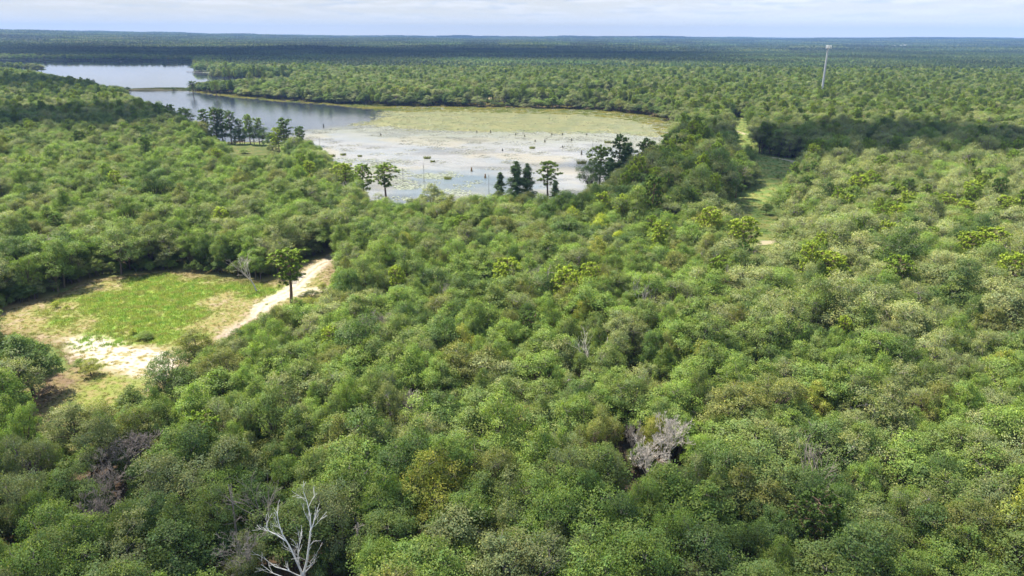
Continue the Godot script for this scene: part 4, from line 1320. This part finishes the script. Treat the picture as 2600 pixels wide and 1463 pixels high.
func build_forest() -> void:
	rng.seed = 83
	var list := []
	var z := -44.0
	while z > -1250.0:
		var gap := 4.3 if z > -420.0 else 5.0 if z > -800.0 else 5.6
		var reach := 0.76 * (-z) + 34.0
		var x := -reach
		while x < reach:
			var p := Vector2(x + rf(-0.46, 0.46) * gap, z + rf(-0.46, 0.46) * gap)
			x += gap
			var s := 60.0
			if p.y < -240.0:
				s = shore(p)
				if s < 1.5:
					continue
			var o := openings(p) if (p.y > -620.0 or in_box(p, FARFIELD, "field", 6.0)) else 9.0
			if o < 0.0:
				continue
			if p.y > -420.0 and blocked(p, 1.1):
				continue
			# thin, sandy wood at lower left
			var thin := smoothstep(-48.0, -62.0, p.x) * smoothstep(-122.0, -100.0, p.y)
			if rng.randf() < thin * 0.5:
				continue
			if p.y > -500.0 and noise.get_noise_2d(p.x * 4.0, p.y * 4.0) > 0.36 and rng.randf() < 0.7:
				continue
			var dist := p.length()
			var big := (2.0 + 3.0 * pow(rng.randf(), 1.3)) * (gap / 4.1)
			if dist > 190.0:
				big *= 1.12
			var h := rf(6.8, 10.4) + big * 0.35 + (1.5 if dist > 300.0 else 0.0) + noise.get_noise_2d(p.x, p.y) * 2.0
			if s < 14.0:
				h *= rf(0.5, 0.95)
			var tone_pull := -1
			var emergent := rng.randf()
			if emergent < 0.1:
				h += rf(1.2, 3.2)
				big = maxf(big, rf(3.6, 5.0))
			elif emergent > 0.93:
				continue
			var dark := in_box(p, GROVE, "grove", 2.0) and inside(p, GROVE)
			if dark:
				h += rf(1.5, 6.0)
				big *= 1.15
			if p.x > 50.0 and p.y < -125.0 and p.y > -480.0:
				big *= 1.22
				h *= 1.15
			if p.x < -300.0 and p.y < -640.0:
				h += rf(1.0, 4.5)
				if rng.randf() < 0.5:
					tone_pull = 2
			var pine := 0.015
			if p.x > 30.0 and p.y < -150.0:
				pine = 0.09
			pine += 0.10 * smoothstep(300.0, 700.0, dist)
			if s < 25.0 and p.x < 0.0 and p.y > -640.0:
				pine = 0.12
			if dark:
				pine = 0.25
			var kind := 1 if rng.randf() < pine else 0
			if p.y > -1240.0 and hides_opening(p, h + 3.0 * kind) and not (p.x > 60.0 and p.y > -600.0 and rng.randf() < 0.04):
				h *= rf(0.42, 0.65)
				big *= 0.66
				kind = 0
				if hides_opening(p, h):
					continue
			if kind == 1:
				h += rf(2.0, 5.0)
				big = rf(2.0, 3.0)
			var tone := pick_tone(p.x, p.y)
			if tone_pull >= 0:
				tone = tone_pull
			if dark:
				tone = [2, 2, 3, 1, 0, 1][rng.randi() % 6]
			list.append([p.x, p.y, h, big, kind, tone, (tone * 3 + rng.randi() % 4) % 8, rf(0, TAU), rf(0.82, 1.2) * (1.0 if dist < 400.0 else 0.86)])
		z -= gap * 0.92
	# undergrowth along the openings
	for k in 9000:
		var p := Vector2(rf(-200, 200), rf(-420, -60)) if k < 6000 else Vector2(rf(-130, -20), rf(-200, -62))
		if shore(p) < 1.0:
			continue
		var o := openings(p)
		var bush := rf(1.6, 4.2)
		if blocked(p, 0.3):
			bush = rf(1.0, 2.2)
		if hides_opening(p, bush):
			bush = rf(0.8, 1.5)
		if hides_opening(p, bush):
			continue
		if o < 0.2 or (o > 3.5 and k % 2 == 0):
			continue
		list.append([p.x, p.y, bush, bush * rf(0.42, 0.6), 2, pick_tone(p.x, p.y), rng.randi() % 8, rf(0, TAU), rf(0.85, 1.1)])
	# those that show largest become trees of their own
	var sized := []
	for k in list.size():
		var q = list[k]
		if q[4] == 2:
			continue
		var at := Vector3(q[0], float(q[2]) * 0.75, q[1])
		var uv := seen_at(at)
		if uv.x < 0.004 or uv.x > 0.996 or uv.y < 0.0 or uv.y > 0.985:
			continue
		sized.append([float(q[3]) / at.distance_to(cam.position), k, uv])
	sized.sort_custom(func(a, b): return a[0] > b[0])
	var room := [300 - BROADS.size(), 60]
	var own := {}
	var chosen := []
	for e in sized:
		var kind: int = list[e[1]][4]
		if room[kind] > 0:
			room[kind] -= 1
			own[e[1]] = true
			chosen.append(e)
	label_and_build(list, chosen)
	var places := {}
	var tints := {}
	for k in list.size():
		if own.has(k):
			continue
		var q = list[k]
		var kind: int = q[4]
		var key := "oak %d" % q[6] if kind == 0 else "pine %d" % (q[6] % 6) if kind == 1 else "bush %d" % (q[6] % 4)
		if not places.has(key):
			places[key] = []
			tints[key] = PackedColorArray()
		var w := float(q[3]) / (3.6 if kind != 1 else 2.1)
		var b := leaning(float(q[7]), float(q[8])) * Basis.from_scale(Vector3(w * (0.75 + 0.25 * float(q[8])), float(q[2]) / (9.4 if kind == 0 else 10.0 if kind == 1 else 8.0), w * (1.3 - 0.3 * float(q[8]))))
		places[key].append(Transform3D(b, Vector3(q[0], land_y(q[0], q[1]), q[1])))
		var c := tone_color(q[5])
		if kind == 1:
			c = [Color(1.1, 1.08, 1.15), Color(0.8, 0.87, 1.0), Color(0.48, 0.58, 0.95)][q[6] % 3]
		c *= float(q[8])
		tints[key].append(c)
	for group in [["oak", "oak_forest", "mass of mixed green oaks covering the land around the ponds", oaks], ["pine", "pine_forest", "scattered pines rising among the distant oaks", pines], ["bush", "undergrowth", "low bushes and saplings along the openings and under the oaks", oaks]]:
		var root := Node3D.new()
		root.name = group[1]
		root.set_meta("kind", "stuff")
		root.set_meta("label", group[2])
		add_child(root)
		for key in places:
			if str(key).begins_with(group[0]):
				scatter("foliage", group[3][int(str(key).get_slice(" ", 1))][4], places[key], tints[key], root)

func leaning(turn: float, odd: float) -> Basis:
	return Basis(Vector3(cos(turn * 3.0), 0, sin(turn * 3.0)), (odd - 0.8) * 0.35) * Basis(Vector3.UP, turn)

const ORDINALS := ["nearest", "second", "third", "fourth", "fifth", "sixth", "seventh", "eighth", "ninth", "tenth", "eleventh", "twelfth"]
func label_and_build(list: Array, chosen: Array) -> void:
	var short := []
	for l in landmarks:
		var uv: Vector2 = l[1]
		if uv.x > 0.0 and uv.x < 1.0 and uv.y > 0.0 and uv.y < 1.02:
			short.append([first_words(l[0]), uv])
	short.append(["the clearing's bare white sand", Vector2(0.13, 0.62)])
	short.append(["the brown leafy hollow at the left edge", Vector2(0.045, 0.70)])
	short.append(["the dark gap in the lower right canopy", Vector2(0.70, 0.80)])
	short.append(["the bottom right corner", Vector2(1.0, 1.0)])
	short.append(["the bottom left corner", Vector2(0.0, 1.0)])
	short.append(["the middle of the bottom edge", Vector2(0.5, 1.0)])
	short.append(["the middle of the right edge", Vector2(1.0, 0.6)])
	short.append(["the very centre of the picture", Vector2(0.5, 0.52)])
	var ranks := {}
	for e in chosen:
		var uv: Vector2 = e[2]
		var best := -1
		var near := 9.0
		for k in short.size():
			var d: Vector2 = (uv - short[k][1]) * Vector2(1.78, 1.0)
			if d.length() < near:
				near = d.length()
				best = k
		var d: Vector2 = (uv - short[best][1]) * Vector2(1.78, 1.0)
		var side := "left of" if d.x < 0 else "right of"
		if absf(d.y) > absf(d.x):
			side = "above" if d.y < 0 else "below"
		var q = list[e[1]]
		var tone := str(TONES[q[5]][0])
		if q[4] == 1:
			tone = ["yellow-green", "green", "dark"][q[6] % 3]
		var key := "%d %s %s %d" % [best, side, tone, q[4]]
		if not ranks.has(key):
			ranks[key] = []
		ranks[key].append([near, e[1], tone, side, short[best][0], uv])
	for key in ranks:
		ranks[key].sort_custom(func(a, b): return a[0] < b[0])
		for n in ranks[key].size():
			var e = ranks[key][n]
			var q = list[e[1]]
			var kind := "pine" if q[4] == 1 else "oak"
			var label := "%s %s %s %s %s" % [ORDINALS[mini(n, 11)], e[2], kind, e[3], e[4]]
			if ranks[key].size() == 1:
				label = "only %s %s close %s %s" % [e[2], kind, e[3], e[4]]
			var x: float = q[0]
			var zz: float = q[1]
			if kind == "pine":
				var style := 0 if (q[6] % 6) < 3 else 1
				make_pine_thing(x, zz, q[2], float(q[3]) * 1.05, style, q[6] % 3, label)
				continue
			var t := thing("oak_tree", label, "oak tree", Vector3(x, land_y(x, zz), zz), float(q[7]), "oaks of the wood")
			t.basis = leaning(float(q[7]), float(q[8])) * Basis.from_scale(Vector3(float(q[3]) / 3.6 * (0.75 + 0.25 * float(q[8])), float(q[2]) / 9.4, float(q[3]) / 3.6 * (1.3 - 0.3 * float(q[8]))))
			obj("trunk", oaks[q[6]][2], bark_mat, t)
			obj("crown", oaks[q[6]][3], tone_mats[q[5]], t)

func first_words(s: String) -> String:
	var w := s.split(" ")
	var out := PackedStringArray()
	for k in mini(w.size(), 8):
		var word := w[k].trim_suffix(",")
		out.append(word)
		if w[k].ends_with(",") and k > 3:
			break
	while out.size() > 3 and out[out.size() - 1] in ["the", "at", "of", "on", "a", "with", "and", "in", "by", "its", "behind", "below", "above", "beside", "right", "left", "among", "against", "that", "where"]:
		out.remove_at(out.size() - 1)
	return "the " + " ".join(out)

# distant woods: patches of small crowns set on the rolling land
func far_patch(seed_: int, size: float, gap: float, faces: int, face: float) -> ArrayMesh:
	rng.seed = seed_
	var s := Shape.new()
	var x := -size / 2
	while x < size / 2:
		var z := -size / 2
		while z < size / 2:
			var p := Vector3(x + rf(-0.5, 0.5) * gap, 0, z + rf(-0.5, 0.5) * gap)
			z += gap
			var r := gap * rf(0.36, 0.9)
			var top := rf(5.5, 10.0) + r * 0.4
			var pine := rng.randf() < 0.16
			if pine:
				top += 3.5
				r *= 0.6
			var u := rng.randf()
			var col := Color(0.12, 0.18, 0.055).lerp(Color(0.18, 0.205, 0.07), u) * rf(0.75, 1.25)
			if pine:
				col = Color(0.085, 0.13, 0.045)
			for k in faces:
				var d := any_dir()
				d.y = absf(d.y) * 1.2 - 0.25
				var c := p + Vector3(d.x * r, top - r + d.y * r * (1.1 if not pine else 1.6), d.z * r)
				var nn := (d * 0.7 + any_dir() * 0.45 + Vector3.UP * 0.6).normalized()
				var f := rf(0.82, 1.2)
				s.leaf(c, nn, nn.cross(any_dir()).normalized(), face * rf(0.8, 1.4), face * rf(0.6, 1.0), nn, Color(col.r * f, col.g * f, col.b * f))
		x += gap
	return s.mesh(leafy("leaves"))

func build_far_forest() -> void:
	var root := Node3D.new()
	root.name = "distant_forest"
	root.set_meta("kind", "stuff")
	root.set_meta("label", "blue-green woods rolling away to the horizon")
	add_child(root)
	var kinds := []
	for k in 3:
		kinds.append([far_patch(400 + k, 66.0, 5.6, 40, 1.5), [], PackedColorArray()])
	for k in 2:
		kinds.append([far_patch(410 + k, 200.0, 8.4, 14, 4.2), [], PackedColorArray()])
	rng.seed = 97
	var yellow := Vector2(2013.7, -4181.5)
	var z := -1250.0
	while z > -2900.0:
		var x := z * 0.8
		while x < -z * 0.8:
			var p := Vector2(x, z - 32.0)
			x += 64.0
			var s := shore(p)
			if hides_opening(p, 14.0):
				continue
			if s > 46.0:
				put_patch(kinds[rng.randi() % 3], p)
			elif s > -46.0:
				for k in 70:
					var t := p + Vector2(rf(-32, 32), rf(-32, 32))
					if shore(t) < 4.0 or hides_opening(t, 10.0):
						continue
					single.append([t, rf(0.8, 1.3), rf(0.85, 1.2)])
		z -= 64.0
	while z > -11600.0:
		var x := z * 0.84
		while x < -z * 0.84:
			var p := Vector2(x, z - 96.0)
			x += 190.0
			if p.distance_to(yellow) < 120.0:
				continue
			put_patch(kinds[3 + rng.randi() % 2], p)
		z -= 190.0
	for k in kinds.size():
		scatter("foliage", kinds[k][0], kinds[k][1], kinds[k][2], root)
	var pl := [[], [], []]
	var tn := [PackedColorArray(), PackedColorArray(), PackedColorArray()]
	for q in single:
		var v := rng.randi() % 3
		var p: Vector2 = q[0]
		var b := Basis(Vector3.UP, rf(0, TAU)).scaled(Vector3(q[1] * 1.2, q[1] * 1.15, q[1] * 1.2))
		pl[v].append(Transform3D(b, Vector3(p.x, land_y(p.x, p.y), p.y)))
		tn[v].append(tone_color(pick_tone(p.x, p.y)) * float(q[2]))
	for v in 3:
		scatter("foliage", oaks[v][4], pl[v], tn[v], root)
	var f := Shape.new()
	f.box(Vector3.ZERO, Vector3(120, 1.0, 140), Color(0.2, 0.19, 0.06))
	var fo := setting("far_yellow_field_ground", f.mesh(), paint("field grass", Color.WHITE, 0.95, 0.1))
	fo.position = Vector3(yellow.x, height(yellow.x, yellow.y) + 11.5, yellow.y)

var single := []
func put_patch(k: Array, p: Vector2) -> void:
	var stand := noise.get_noise_2d(p.x * 0.09, p.y * 0.14)
	if stand > 0.47 and p.y < -3000.0:
		return   # a field or a cut block
	var c := clampf(0.82 + 0.95 * stand, 0.42, 1.35) + rf(-0.05, 0.05)
	c *= lerpf(1.0, 0.78, smoothstep(1400.0, 3200.0, p.length()))
	var warm := noise.get_noise_2d(p.x * 0.2 + 500.0, p.y * 0.2) * 0.3
	k[1].append(Transform3D(Basis(Vector3.UP, (rng.randi() % 4) * PI / 2), Vector3(p.x, land_y(p.x, p.y), p.y)))
	k[2].append(Color(c * (1.0 + warm), c, c * (1.0 - warm * 0.5)))

# ---------------------------------------------------------------- pond plants, posts and stumps
func build_pond_life() -> void:
	rng.seed = 111
	var pad := Shape.new()
	for k in 64:
		var c := Vector3(rf(-4, 4), rf(0.02, 0.1), rf(-4, 4))
		var r := rf(0.22, 0.55)
		var turn := rf(0, TAU)
		var nn := (Vector3.UP + any_dir() * 0.14).normalized()
		var u := nn.cross(Vector3.RIGHT).normalized()
		var w := nn.cross(u)
		var f := rf(0.75, 1.3)
		var base := pad.v.size()
		pad.v.append(c)
		for j in 8:
			var a := turn + j * (TAU - 0.5) / 7.0
			pad.v.append(c + (u * cos(a) + w * sin(a)) * r)
		for j in 9:
			pad.n.append(nn)
			pad.c.append(Color(f, f, f))
		for j in 7:
			pad.i.append(base); pad.i.append(base + j + 2); pad.i.append(base + j + 1)
	var pad_mat := paint("lily pads", Color.WHITE, 0.4, 0.5)
	pad_mat.cull_mode = BaseMaterial3D.CULL_DISABLED
	var pads := pad.mesh(pad_mat)
	var places := []
	var tints := PackedColorArray()
	for zone in [[PADS, 7000, 0.0], [PADS_NEAR, 2300, 1.0], [POND, 4200, 2.0]]:
		var r := Rect2(zone[0][0], Vector2.ZERO)
		for q in zone[0]:
			r = r.expand(q)
		for k in int(zone[1]):
			var p := r.position + Vector2(rng.randf(), rng.randf()) * r.size
			if not inside(p, zone[0]) or not inside(p, POND):
				continue
			var n := fine.get_noise_2d(p.x * 0.5, p.y * 0.9)
			var e := edge_distance(p, zone[0])
			if zone[2] != 2.0 and rng.randf() > smoothstep(-2.0, 24.0, e + 18.0 * n):
				continue
			if p.distance_to(Vector2(-30, -312)) < 40.0 and rng.randf() < 0.75:
				continue
			if zone[2] == 0.0 and n > 0.16 + e * 0.02:
				continue
			if zone[2] == 1.0 and n > -0.13 + e * 0.004:
				continue
			if zone[2] == 2.0 and ((n > -0.16 and rng.randf() > 0.5 * smoothstep(70.0, 0.0, edge_distance(p, PADS))) or inside(p, OPEN_WATER) or edge_distance(p, OPEN_WATER) < 12.0):
				continue
			var c := Color(0.235, 0.232, 0.095).lerp(Color(0.17, 0.195, 0.08), smoothstep(-0.2, 0.3, noise.get_noise_2d(p.x * 3.0, p.y * 3.0)))
			if zone[2] == 1.0:
				c = Color(0.21, 0.235, 0.165)
			elif zone[2] == 2.0:
				c = Color(0.22, 0.23, 0.19)
			places.append(Transform3D(Basis(Vector3.UP, rf(0, TAU)), Vector3(p.x, WATER + 0.03, p.y)))
			tints.append(c * rf(0.85, 1.15))
	var o := scatter("lily_pads", pads, places, tints)
	o.set_meta("label", "carpet of yellow-green floating lily leaves on the pond")
	# marsh grass along the far and right shore
	var blades := Shape.new()
	for k in 90:
		var p := Vector3(rf(-1.6, 1.6), -0.2, rf(-1.6, 1.6))
		var d := Vector3(rf(-0.35, 0.35), 1.0, rf(-0.35, 0.35)).normalized()
		var side := d.cross(any_dir()).normalized() * 0.07
		var f := rf(0.7, 1.3)
		blades.tri(p - side, p + d * rf(0.5, 1.1), p + side, (Vector3.UP + any_dir() * 0.4).normalized(), Color(f, f, f * 0.9))
	places = []
	tints = PackedColorArray()
	var r2 := Rect2(MARSH[0], Vector2.ZERO)
	for q in MARSH:
		r2 = r2.expand(q)
	for k in 30000:
		var p := r2.position + Vector2(rng.randf(), rng.randf()) * r2.size
		if not inside(p, MARSH):
			continue
		if fine.get_noise_2d(p.x * 0.7, p.y * 0.7) > 0.12 + 0.02 * edge_distance(p, MARSH):
			continue
		var c := Color(0.27, 0.24, 0.07).lerp(Color(0.16, 0.19, 0.055), smoothstep(-0.25, 0.25, noise.get_noise_2d(p.x * 1.5, p.y * 1.5)))
		places.append(Transform3D(Basis(Vector3.UP, rf(0, TAU)).scaled(Vector3(1, rf(0.5, 1.2), 1)), Vector3(p.x, land_y(p.x, p.y), p.y)))
		tints.append(c * rf(0.85, 1.2))
	# the dam, and tufts on the meadow
	for k in 1800:
		var t := rng.randf()
		var p := Vector2(-520, -893).lerp(Vector2(-372, -880), t) + Vector2(rng.randfn() * 4.0, rng.randfn() * 6.0)
		if shore(p) < 0.0:
			continue
		places.append(Transform3D(Basis(Vector3.UP, rf(0, TAU)).scaled(Vector3(1, rf(0.6, 1.6), 1)), Vector3(p.x, land_y(p.x, p.y), p.y)))
		tints.append(Color(0.08, 0.10, 0.036) * rf(0.8, 1.3))
	var g := scatter("marsh_grass", blades.mesh(leafy("marsh blades", Color.WHITE, 0.7)), places, tints)
	g.set_meta("label", "yellow-green marsh grass fringing the pond and the dam")
	var wood := paint("drowned wood", Color(0.15, 0.135, 0.115), 0.9, 0.3)
	var rust := paint("rusty wood", Color(0.22, 0.12, 0.05), 0.9, 0.3)
	for q in POLES:
		var h: float = q[2]
		var kind := int(q[3])
		var at := Vector3(q[0], WATER, q[1])
		var s := Shape.new()
		if kind == 0:
			var t := thing("dead_pole", q[4], "dead tree", at, 0.0, "drowned trunks in the pond")
			limb(s, Vector3(0, -3, 0), Vector3(rf(-0.2, 0.2), h, rf(-0.2, 0.2)), 0.14, 0.05, 6, Color.WHITE, 0.006)
			obj("trunk", s.mesh(), wood, t)
			for k in 3:
				var l := Shape.new()
				var a := rf(0, TAU)
				limb(l, Vector3(0, h * rf(0.5, 0.95), 0), Vector3(cos(a) * 0.5, h * 0.98, sin(a) * 0.5), 0.03, 0.01, 3, Color.WHITE)
				obj("stub", l.mesh(), wood, t)
		elif kind == 1:
			var t := thing("stump", q[4], "stump", at, rf(0, TAU), "stumps standing in the pond")
			s.tube(PackedVector3Array([Vector3(0, -3, 0), Vector3(0, 0, 0), Vector3(0.05, h * 0.5, 0), Vector3(0.1, h, 0.05)]), PackedFloat32Array([0.7, 0.5, 0.34, 0.26]), 9, Color.WHITE)
			obj("trunk", s.mesh(), rust if str(q[4]).begins_with("rusty") else wood, t)
			var moss := Shape.new()
			for k in 60:
				var p := Vector3(rng.randfn() * 0.35, rf(0.0, h * 0.5), rng.randfn() * 0.35)
				var nn := (Vector3(p.x, 0.4, p.z) + any_dir() * 0.3).normalized()
				moss.leaf(p, nn, nn.cross(any_dir()).normalized(), 0.25, 0.16, nn, Color(0.09, 0.10, 0.03) * rf(0.7, 1.3))
			obj("moss", moss.mesh(), leafy("leaves"), t)
		else:
			var t := thing("tussock", q[4], "water plant", at, rf(0, TAU), "plant tufts in the pond")
			for k in 260:
				var a := rf(0, TAU)
				var rr := sqrt(rng.randf()) * h * 0.8
				var p := Vector3(cos(a) * rr, 0, sin(a) * rr)
				var d := Vector3(cos(a) * 0.4, 1.0, sin(a) * 0.4).normalized()
				var side := d.cross(any_dir()).normalized() * 0.08
				s.tri(p - side, p + d * h * rf(0.4, 0.8), p + side, (d + any_dir() * 0.4).normalized(), Color(0.13, 0.15, 0.035) * rf(0.6, 1.3))
			obj("blades", s.mesh(), leafy("leaves"), t)
			var root_s := Shape.new()
			root_s.tube(PackedVector3Array([Vector3(0, -1.5, 0), Vector3(0, 0.1, 0), Vector3(0, 0.25, 0)]), PackedFloat32Array([h * 0.6, h * 0.55, h * 0.3]), 10, Color.WHITE)
			obj("root_mound", root_s.mesh(), wood, t)

# ---------------------------------------------------------------- built things
func build_tower() -> void:
	var at: Vector2 = Vector2(305.2, -733.9)
	var t := thing("phone_mast", "tall pale grey monopole phone mast rising from the forest at right", "phone mast", Vector3(at.x, 0, at.y))
	var steel := paint("galvanised steel", Color(0.40, 0.41, 0.43), 0.5, 0.5, false)
	var white := paint("antenna white", Color(0.75, 0.75, 0.75), 0.5, 0.5, false)
	var h := 53.0
	var s := Shape.new()
	s.tube(PackedVector3Array([Vector3(0, -0.5, 0), Vector3(0, 18, 0), Vector3(0, 36, 0), Vector3(0, h, 0)]), PackedFloat32Array([1.15, 1.0, 0.85, 0.68]), 14, Color.WHITE)
	var pole := obj("pole", s.mesh(), steel, t)
	for y in [12.0, 24.0, 36.0]:
		var j := Shape.new()
		j.tube(PackedVector3Array([Vector3(0, y - 0.3, 0), Vector3(0, y + 0.3, 0)]), PackedFloat32Array([1.2 - y * 0.0075, 1.2 - y * 0.0075]), 14, Color.WHITE)
		obj("joint_collar", j.mesh(), steel, pole)
	var p := Shape.new()
	p.tube(PackedVector3Array([Vector3(0, h - 2.6, 0), Vector3(0, h - 2.35, 0)]), PackedFloat32Array([1.6, 1.6]), 14, Color.WHITE)
	for k in 3:
		var a := TAU * k / 3 + 0.5
		var b := TAU * (k + 1) / 3 + 0.5
		for y in [h - 2.4, h - 0.6]:
			p.tube(PackedVector3Array([Vector3(cos(a) * 3.0, y, sin(a) * 3.0), Vector3(cos(b) * 3.0, y, sin(b) * 3.0)]), PackedFloat32Array([0.08, 0.08]), 5, Color.WHITE)
			p.tube(PackedVector3Array([Vector3(0, y, 0), Vector3(cos(a) * 3.0, y, sin(a) * 3.0)]), PackedFloat32Array([0.09, 0.09]), 5, Color.WHITE)
	var plat := obj("antenna_platform", p.mesh(), steel, t)
	for k in 3:
		var a := TAU * k / 3 + 0.5
		var b := TAU * (k + 1) / 3 + 0.5
		for e in 4:
			var q := Vector3(cos(a), 0, sin(a)).lerp(Vector3(cos(b), 0, sin(b)), 0.08 + e * 0.28) * 3.05
			var out := Vector3(cos((a + b) / 2), 0, sin((a + b) / 2))
			var box := Shape.new()
			box.box(Vector3(0, 0, 0), Vector3(0.42, 3.0, 0.22), Color.WHITE)
			var an := obj("antenna_panel", box.mesh(), white, plat)
			an.position = q + out * 0.35 + Vector3(0, h - 1.1, 0)
			an.rotation.y = -atan2(out.z, out.x) + PI / 2
	for k in 3:
		var a := TAU * k / 3 + 1.1
		var box := Shape.new()
		box.box(Vector3(0, 0, 0), Vector3(0.5, 0.7, 0.35), Color.WHITE)
		var an := obj("radio_box", box.mesh(), white, plat)
		an.position = Vector3(cos(a) * 1.2, h - 1.6, sin(a) * 1.2)
	var rod := Shape.new()
	rod.tube(PackedVector3Array([Vector3(0.2, h, 0), Vector3(0.2, h + 3.4, 0)]), PackedFloat32Array([0.09, 0.03]), 5, Color.WHITE)
	obj("lightning_rod", rod.mesh(), steel, t)
	for q in [[Vector2(-833.4, -6000.0), 92.0, "hair thin lattice mast on the horizon left of the middle"], [Vector2(-3865.2, -7000.0), 88.0, "tiny lattice mast on the horizon at far left"]]:
		var m: Vector2 = q[0]
		var y := height(m.x, m.y)
		var mt := thing("lattice_mast", q[2], "radio mast", Vector3(m.x, y, m.y))
		var top: float = float(q[1]) - y
		for k in 3:
			var a := TAU * k / 3
			var l := Shape.new()
			l.tube(PackedVector3Array([Vector3(cos(a) * 1.6, 0, sin(a) * 1.6), Vector3(cos(a) * 0.5, top, sin(a) * 0.5)]), PackedFloat32Array([0.3, 0.2]), 4, Color.WHITE)
			obj("leg", l.mesh(), steel, mt)
		var br := Shape.new()
		var yy := 0.0
		while yy < top - 4.0:
			for k in 3:
				var a := TAU * k / 3
				var b := TAU * (k + 1) / 3
				br.tube(PackedVector3Array([Vector3(cos(a), yy, sin(a)), Vector3(cos(b), yy + 4.0, sin(b))]), PackedFloat32Array([0.1, 0.1]), 3, Color.WHITE)
			yy += 4.0
		obj("bracing", br.mesh(), steel, mt)

func prism(w: float, d: float, h: float) -> ArrayMesh:
	var s := Shape.new()
	var a := Vector3(-w / 2, 0, d / 2)
	var b := Vector3(w / 2, 0, d / 2)
	var c := Vector3(w / 2, 0, -d / 2)
	var e := Vector3(-w / 2, 0, -d / 2)
	var r0 := Vector3(-w / 2, h, 0)
	var r1 := Vector3(w / 2, h, 0)
	var nf := Vector3(0, d / 2, h).normalized()
	var nb := Vector3(0, d / 2, -h).normalized()
	s.quad(a, r0, r1, b, nf, Color.WHITE)
	s.quad(c, r1, r0, e, nb, Color.WHITE)
	s.tri(e, r0, a, Vector3.LEFT, Color.WHITE)
	s.tri(b, r1, c, Vector3.RIGHT, Color.WHITE)
	s.quad(a, b, c, e, Vector3.DOWN, Color.WHITE)
	return s.mesh()

func boxed(size: Vector3) -> ArrayMesh:
	var s := Shape.new()
	s.box(Vector3(0, size.y / 2, 0), size, Color.WHITE)
	return s.mesh()

func house(x: float, z: float, w: float, d: float, h: float, wall: Color, roof: Color, label: String, called := "house") -> void:
	var t := thing(called, label, called.replace("_", " "), Vector3(x, land_y(x, z) + 0.3, z), rf(-0.3, 0.3))
	obj("wall", boxed(Vector3(w, h, d)), paint("wall %s" % label, wall, 0.8, 0.3, false), t)
	var r := obj("roof", prism(w + 1.2, d + 1.6, h * 0.55), paint("roof %s" % label, roof, 0.8, 0.3, false), t)
	r.position.y = h + 0.02
	var dark := paint("window glass", Color(0.05, 0.06, 0.08), 0.1, 0.5, false)
	var dm := obj("door", boxed(Vector3(1.4, 2.4, 0.12)), paint("door wood", Color(0.25, 0.16, 0.1), 0.7, 0.3, false), t)
	dm.position = Vector3(0, 0.05, d / 2 + 0.06)
	for k in [-1.0, 1.0]:
		var win := obj("window", boxed(Vector3(w * 0.2, 1.6, 0.1)), dark, t)
		win.position = Vector3(k * w * 0.28, h * 0.42, d / 2 + 0.05)

func build_houses() -> void:
	rng.seed = 131
	var walls := [Color(0.4, 0.37, 0.32), Color(0.3, 0.24, 0.21), Color(0.36, 0.3, 0.24), Color(0.28, 0.28, 0.3)]
	var roofs := [Color(0.36, 0.33, 0.28), Color(0.32, 0.21, 0.175), Color(0.4, 0.25, 0.15), Color(0.2, 0.2, 0.21)]
	for q in HOUSES:
		house(q[0], q[1], q[2], q[3], q[4], walls[int(q[5])], roofs[int(q[5])], q[6])
	for q in FAR_SHEDS:
		var t := thing("shed", q[5], "shed", Vector3(q[0], height(q[0], q[1]) + 4.0, q[1]), rf(-0.2, 0.2))
		obj("wall", boxed(Vector3(q[2], q[4], q[3])), paint("shed wall", Color(0.4, 0.4, 0.39), 0.6, 0.4, false), t)
		var r := obj("roof", prism(float(q[2]) + 2.0, float(q[3]) + 2.0, float(q[4]) * 0.5), paint("shed roof", Color(0.42, 0.42, 0.42), 0.5, 0.4, false), t)
		r.position.y = float(q[4]) + 0.02
	var b: Vector2 = Vector2(-1120.8, -1971.2)
	var t := thing("boathouse", "white open boathouse on posts at the lake's far shore", "boathouse", Vector3(b.x, WATER, b.y + 6.0))
	var white := paint("boathouse white", Color(0.45, 0.45, 0.45), 0.6, 0.4, false)
	var roof := obj("roof", prism(40.0, 13.0, 3.0), white, t)
	roof.position.y = 5.0
	var fascia := obj("fascia", boxed(Vector3(40, 1.4, 12)), white, t)
	fascia.position.y = 3.56
	for k in 5:
		for s in [-1.0, 1.0]:
			var post := obj("post", boxed(Vector3(1.3, 5.5, 0.6)), white, t)
			post.position = Vector3(-18.0 + k * 9.0, -2.0, s * 5.0)
	var deck := obj("deck", boxed(Vector3(38, 0.5, 11)), paint("dock timber", Color(0.3, 0.27, 0.24), 0.8, 0.3, false), t)
	deck.position.y = 0.5
	b = Vector2(-1013.9, -1936.1)
	house(b.x, b.y - 4.0, 9.0, 7.0, 5.0, Color(0.75, 0.72, 0.66), Color(0.6, 0.5, 0.42), "little cream boat shed at the water's edge on the far lake shore", "boat_shed")
	for q in DOCKS:
		var dk := thing("dock", q[3], "dock", Vector3(q[0], WATER, q[1]), q[2], "docks on the lake")
		var top := obj("deck", boxed(Vector3(34, 0.5, 4.0)), paint("dock timber", Color(0.3, 0.27, 0.24), 0.8, 0.3, false), dk)
		top.position.y = 1.0
		for k in 5:
			var post := obj("post", boxed(Vector3(0.5, 4.0, 0.5)), paint("dock timber", Color(0.3, 0.27, 0.24), 0.8, 0.3, false), dk)
			post.position = Vector3(-14.0 + k * 7.0, -2.2, 2.3)
